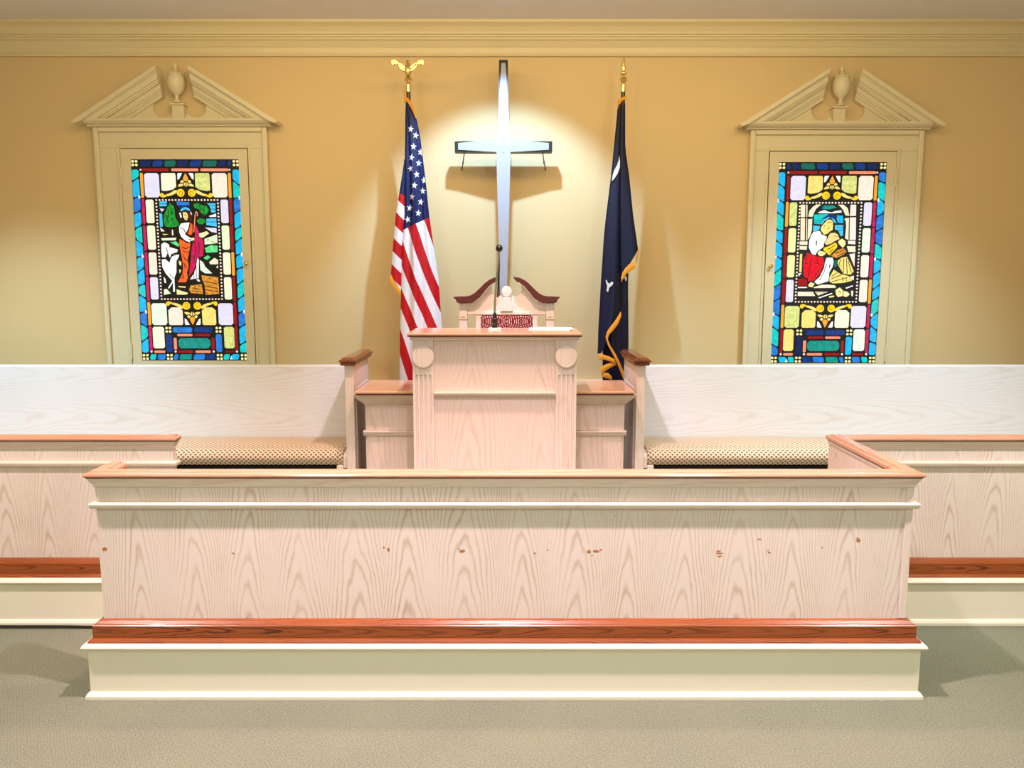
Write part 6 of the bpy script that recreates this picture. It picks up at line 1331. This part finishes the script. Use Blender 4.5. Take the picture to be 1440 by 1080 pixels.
ribbon(scf, [(0.6810, 1.5416), (0.6889, 1.5688), (0.7052, 1.5959), (0.7279, 1.6188), (0.7612, 1.6376)], [(0.6836, 1.5123), (0.6958, 1.5354), (0.7122, 1.5604), (0.7371, 1.5792), (0.7641, 1.5980)], 4.893)
ribbon(scf, [(0.7676, 1.6590), (0.7755, 1.6841), (0.7834, 1.7091)], [(0.7705, 1.6172), (0.7804, 1.6506), (0.7878, 1.7008)], 4.915)
ribbon(scf, [(0.6790, 1.3403), (0.6524, 1.2938), (0.6192, 1.2494), (0.5985, 1.2176), (0.5926, 1.1878), (0.6039, 1.1452), (0.6302, 1.0983), (0.6589, 1.0426), (0.6834, 0.9825), (0.7081, 0.9223)], [(0.6837, 1.3150), (0.6656, 1.2663), (0.6344, 1.2260), (0.6115, 1.2006), (0.6056, 1.1750), (0.6211, 1.1367), (0.6517, 1.0897), (0.6804, 1.0341), (0.7071, 0.9739), (0.7296, 0.9179)], 4.868)
ribbon(scf, [(0.5495, 1.0876), (0.5794, 1.0833), (0.6136, 1.0726), (0.6480, 1.0555)], [(0.5564, 1.0512), (0.5841, 1.0534), (0.6184, 1.0426), (0.6570, 1.0276)], 4.874)
ribbon(scf, [(0.6525, 1.0426), (0.6228, 1.0319), (0.5889, 1.0191), (0.5636, 1.0019)], [(0.6614, 1.0212), (0.6318, 1.0062), (0.6022, 0.9890), (0.5748, 0.9653)], 4.882)
ribbon(scf, [(0.5725, 0.9739), (0.5896, 0.9739), (0.6153, 0.9696), (0.6327, 0.9524)], [(0.5728, 0.9524), (0.5901, 0.9417), (0.6159, 0.9352), (0.6373, 0.9309)], 4.888)
ribbon(scf, [(0.6463, 2.5325), (0.6498, 2.5644), (0.6641, 2.5743), (0.6948, 2.5862)], [(0.6388, 2.4846), (0.6586, 2.5365), (0.6727, 2.5564), (0.6951, 2.5703)], 4.922)
# emblem appliques follow the cloth
def grid_y(g, x, z):
    best = min((abs(p[0]-x)+abs(p[2]-z), p[1]) for r in g for p in r); return best[1]
def applique(name, poly, g, lab=None):
    y = min(grid_y(g, x, z) for x, z in poly)
    MB().prism(poly, 'y', y-.006, y+.004).build(name, 'flag_white', scf, label=lab)
applique('crescent', [(0.6577, 2.2430), (0.6632, 2.2149), (0.6630, 2.1785), (0.6512, 2.1442), (0.6330, 2.1158), (0.6188, 2.0996), (0.6216, 2.1300), (0.6302, 2.1604), (0.6462, 2.1907), (0.6561, 2.2189)], gl, 'white crescent')
applique('palmetto_leaf', [(0.5881, 1.5271), (0.5945, 1.5229), (0.6087, 1.5021), (0.6261, 1.5167), (0.6338, 1.5104), (0.6306, 1.4979), (0.6099, 1.4812), (0.6040, 1.4540), (0.5955, 1.4624), (0.5993, 1.4875)], gl, 'white frond')
applique('palmetto_frond', [(0.6992, 1.5417), (0.7074, 1.5500), (0.7159, 1.5458), (0.7184, 1.5250), (0.7101, 1.5188), (0.7078, 1.5313)], gr_)

# ================================================================== CORD
solid(MB().tube([(x, 3.452, z) for x, z in ((-2.6, .014), (-2.2, .010), (-1.95, .010), (-1.8, .007), (-1.66, .006), (-1.58, .006))], .006, 8), 'cable', 'black', 'black cable on the carpet along the left riser', 'cable', (-2.0, 3.452, 0))
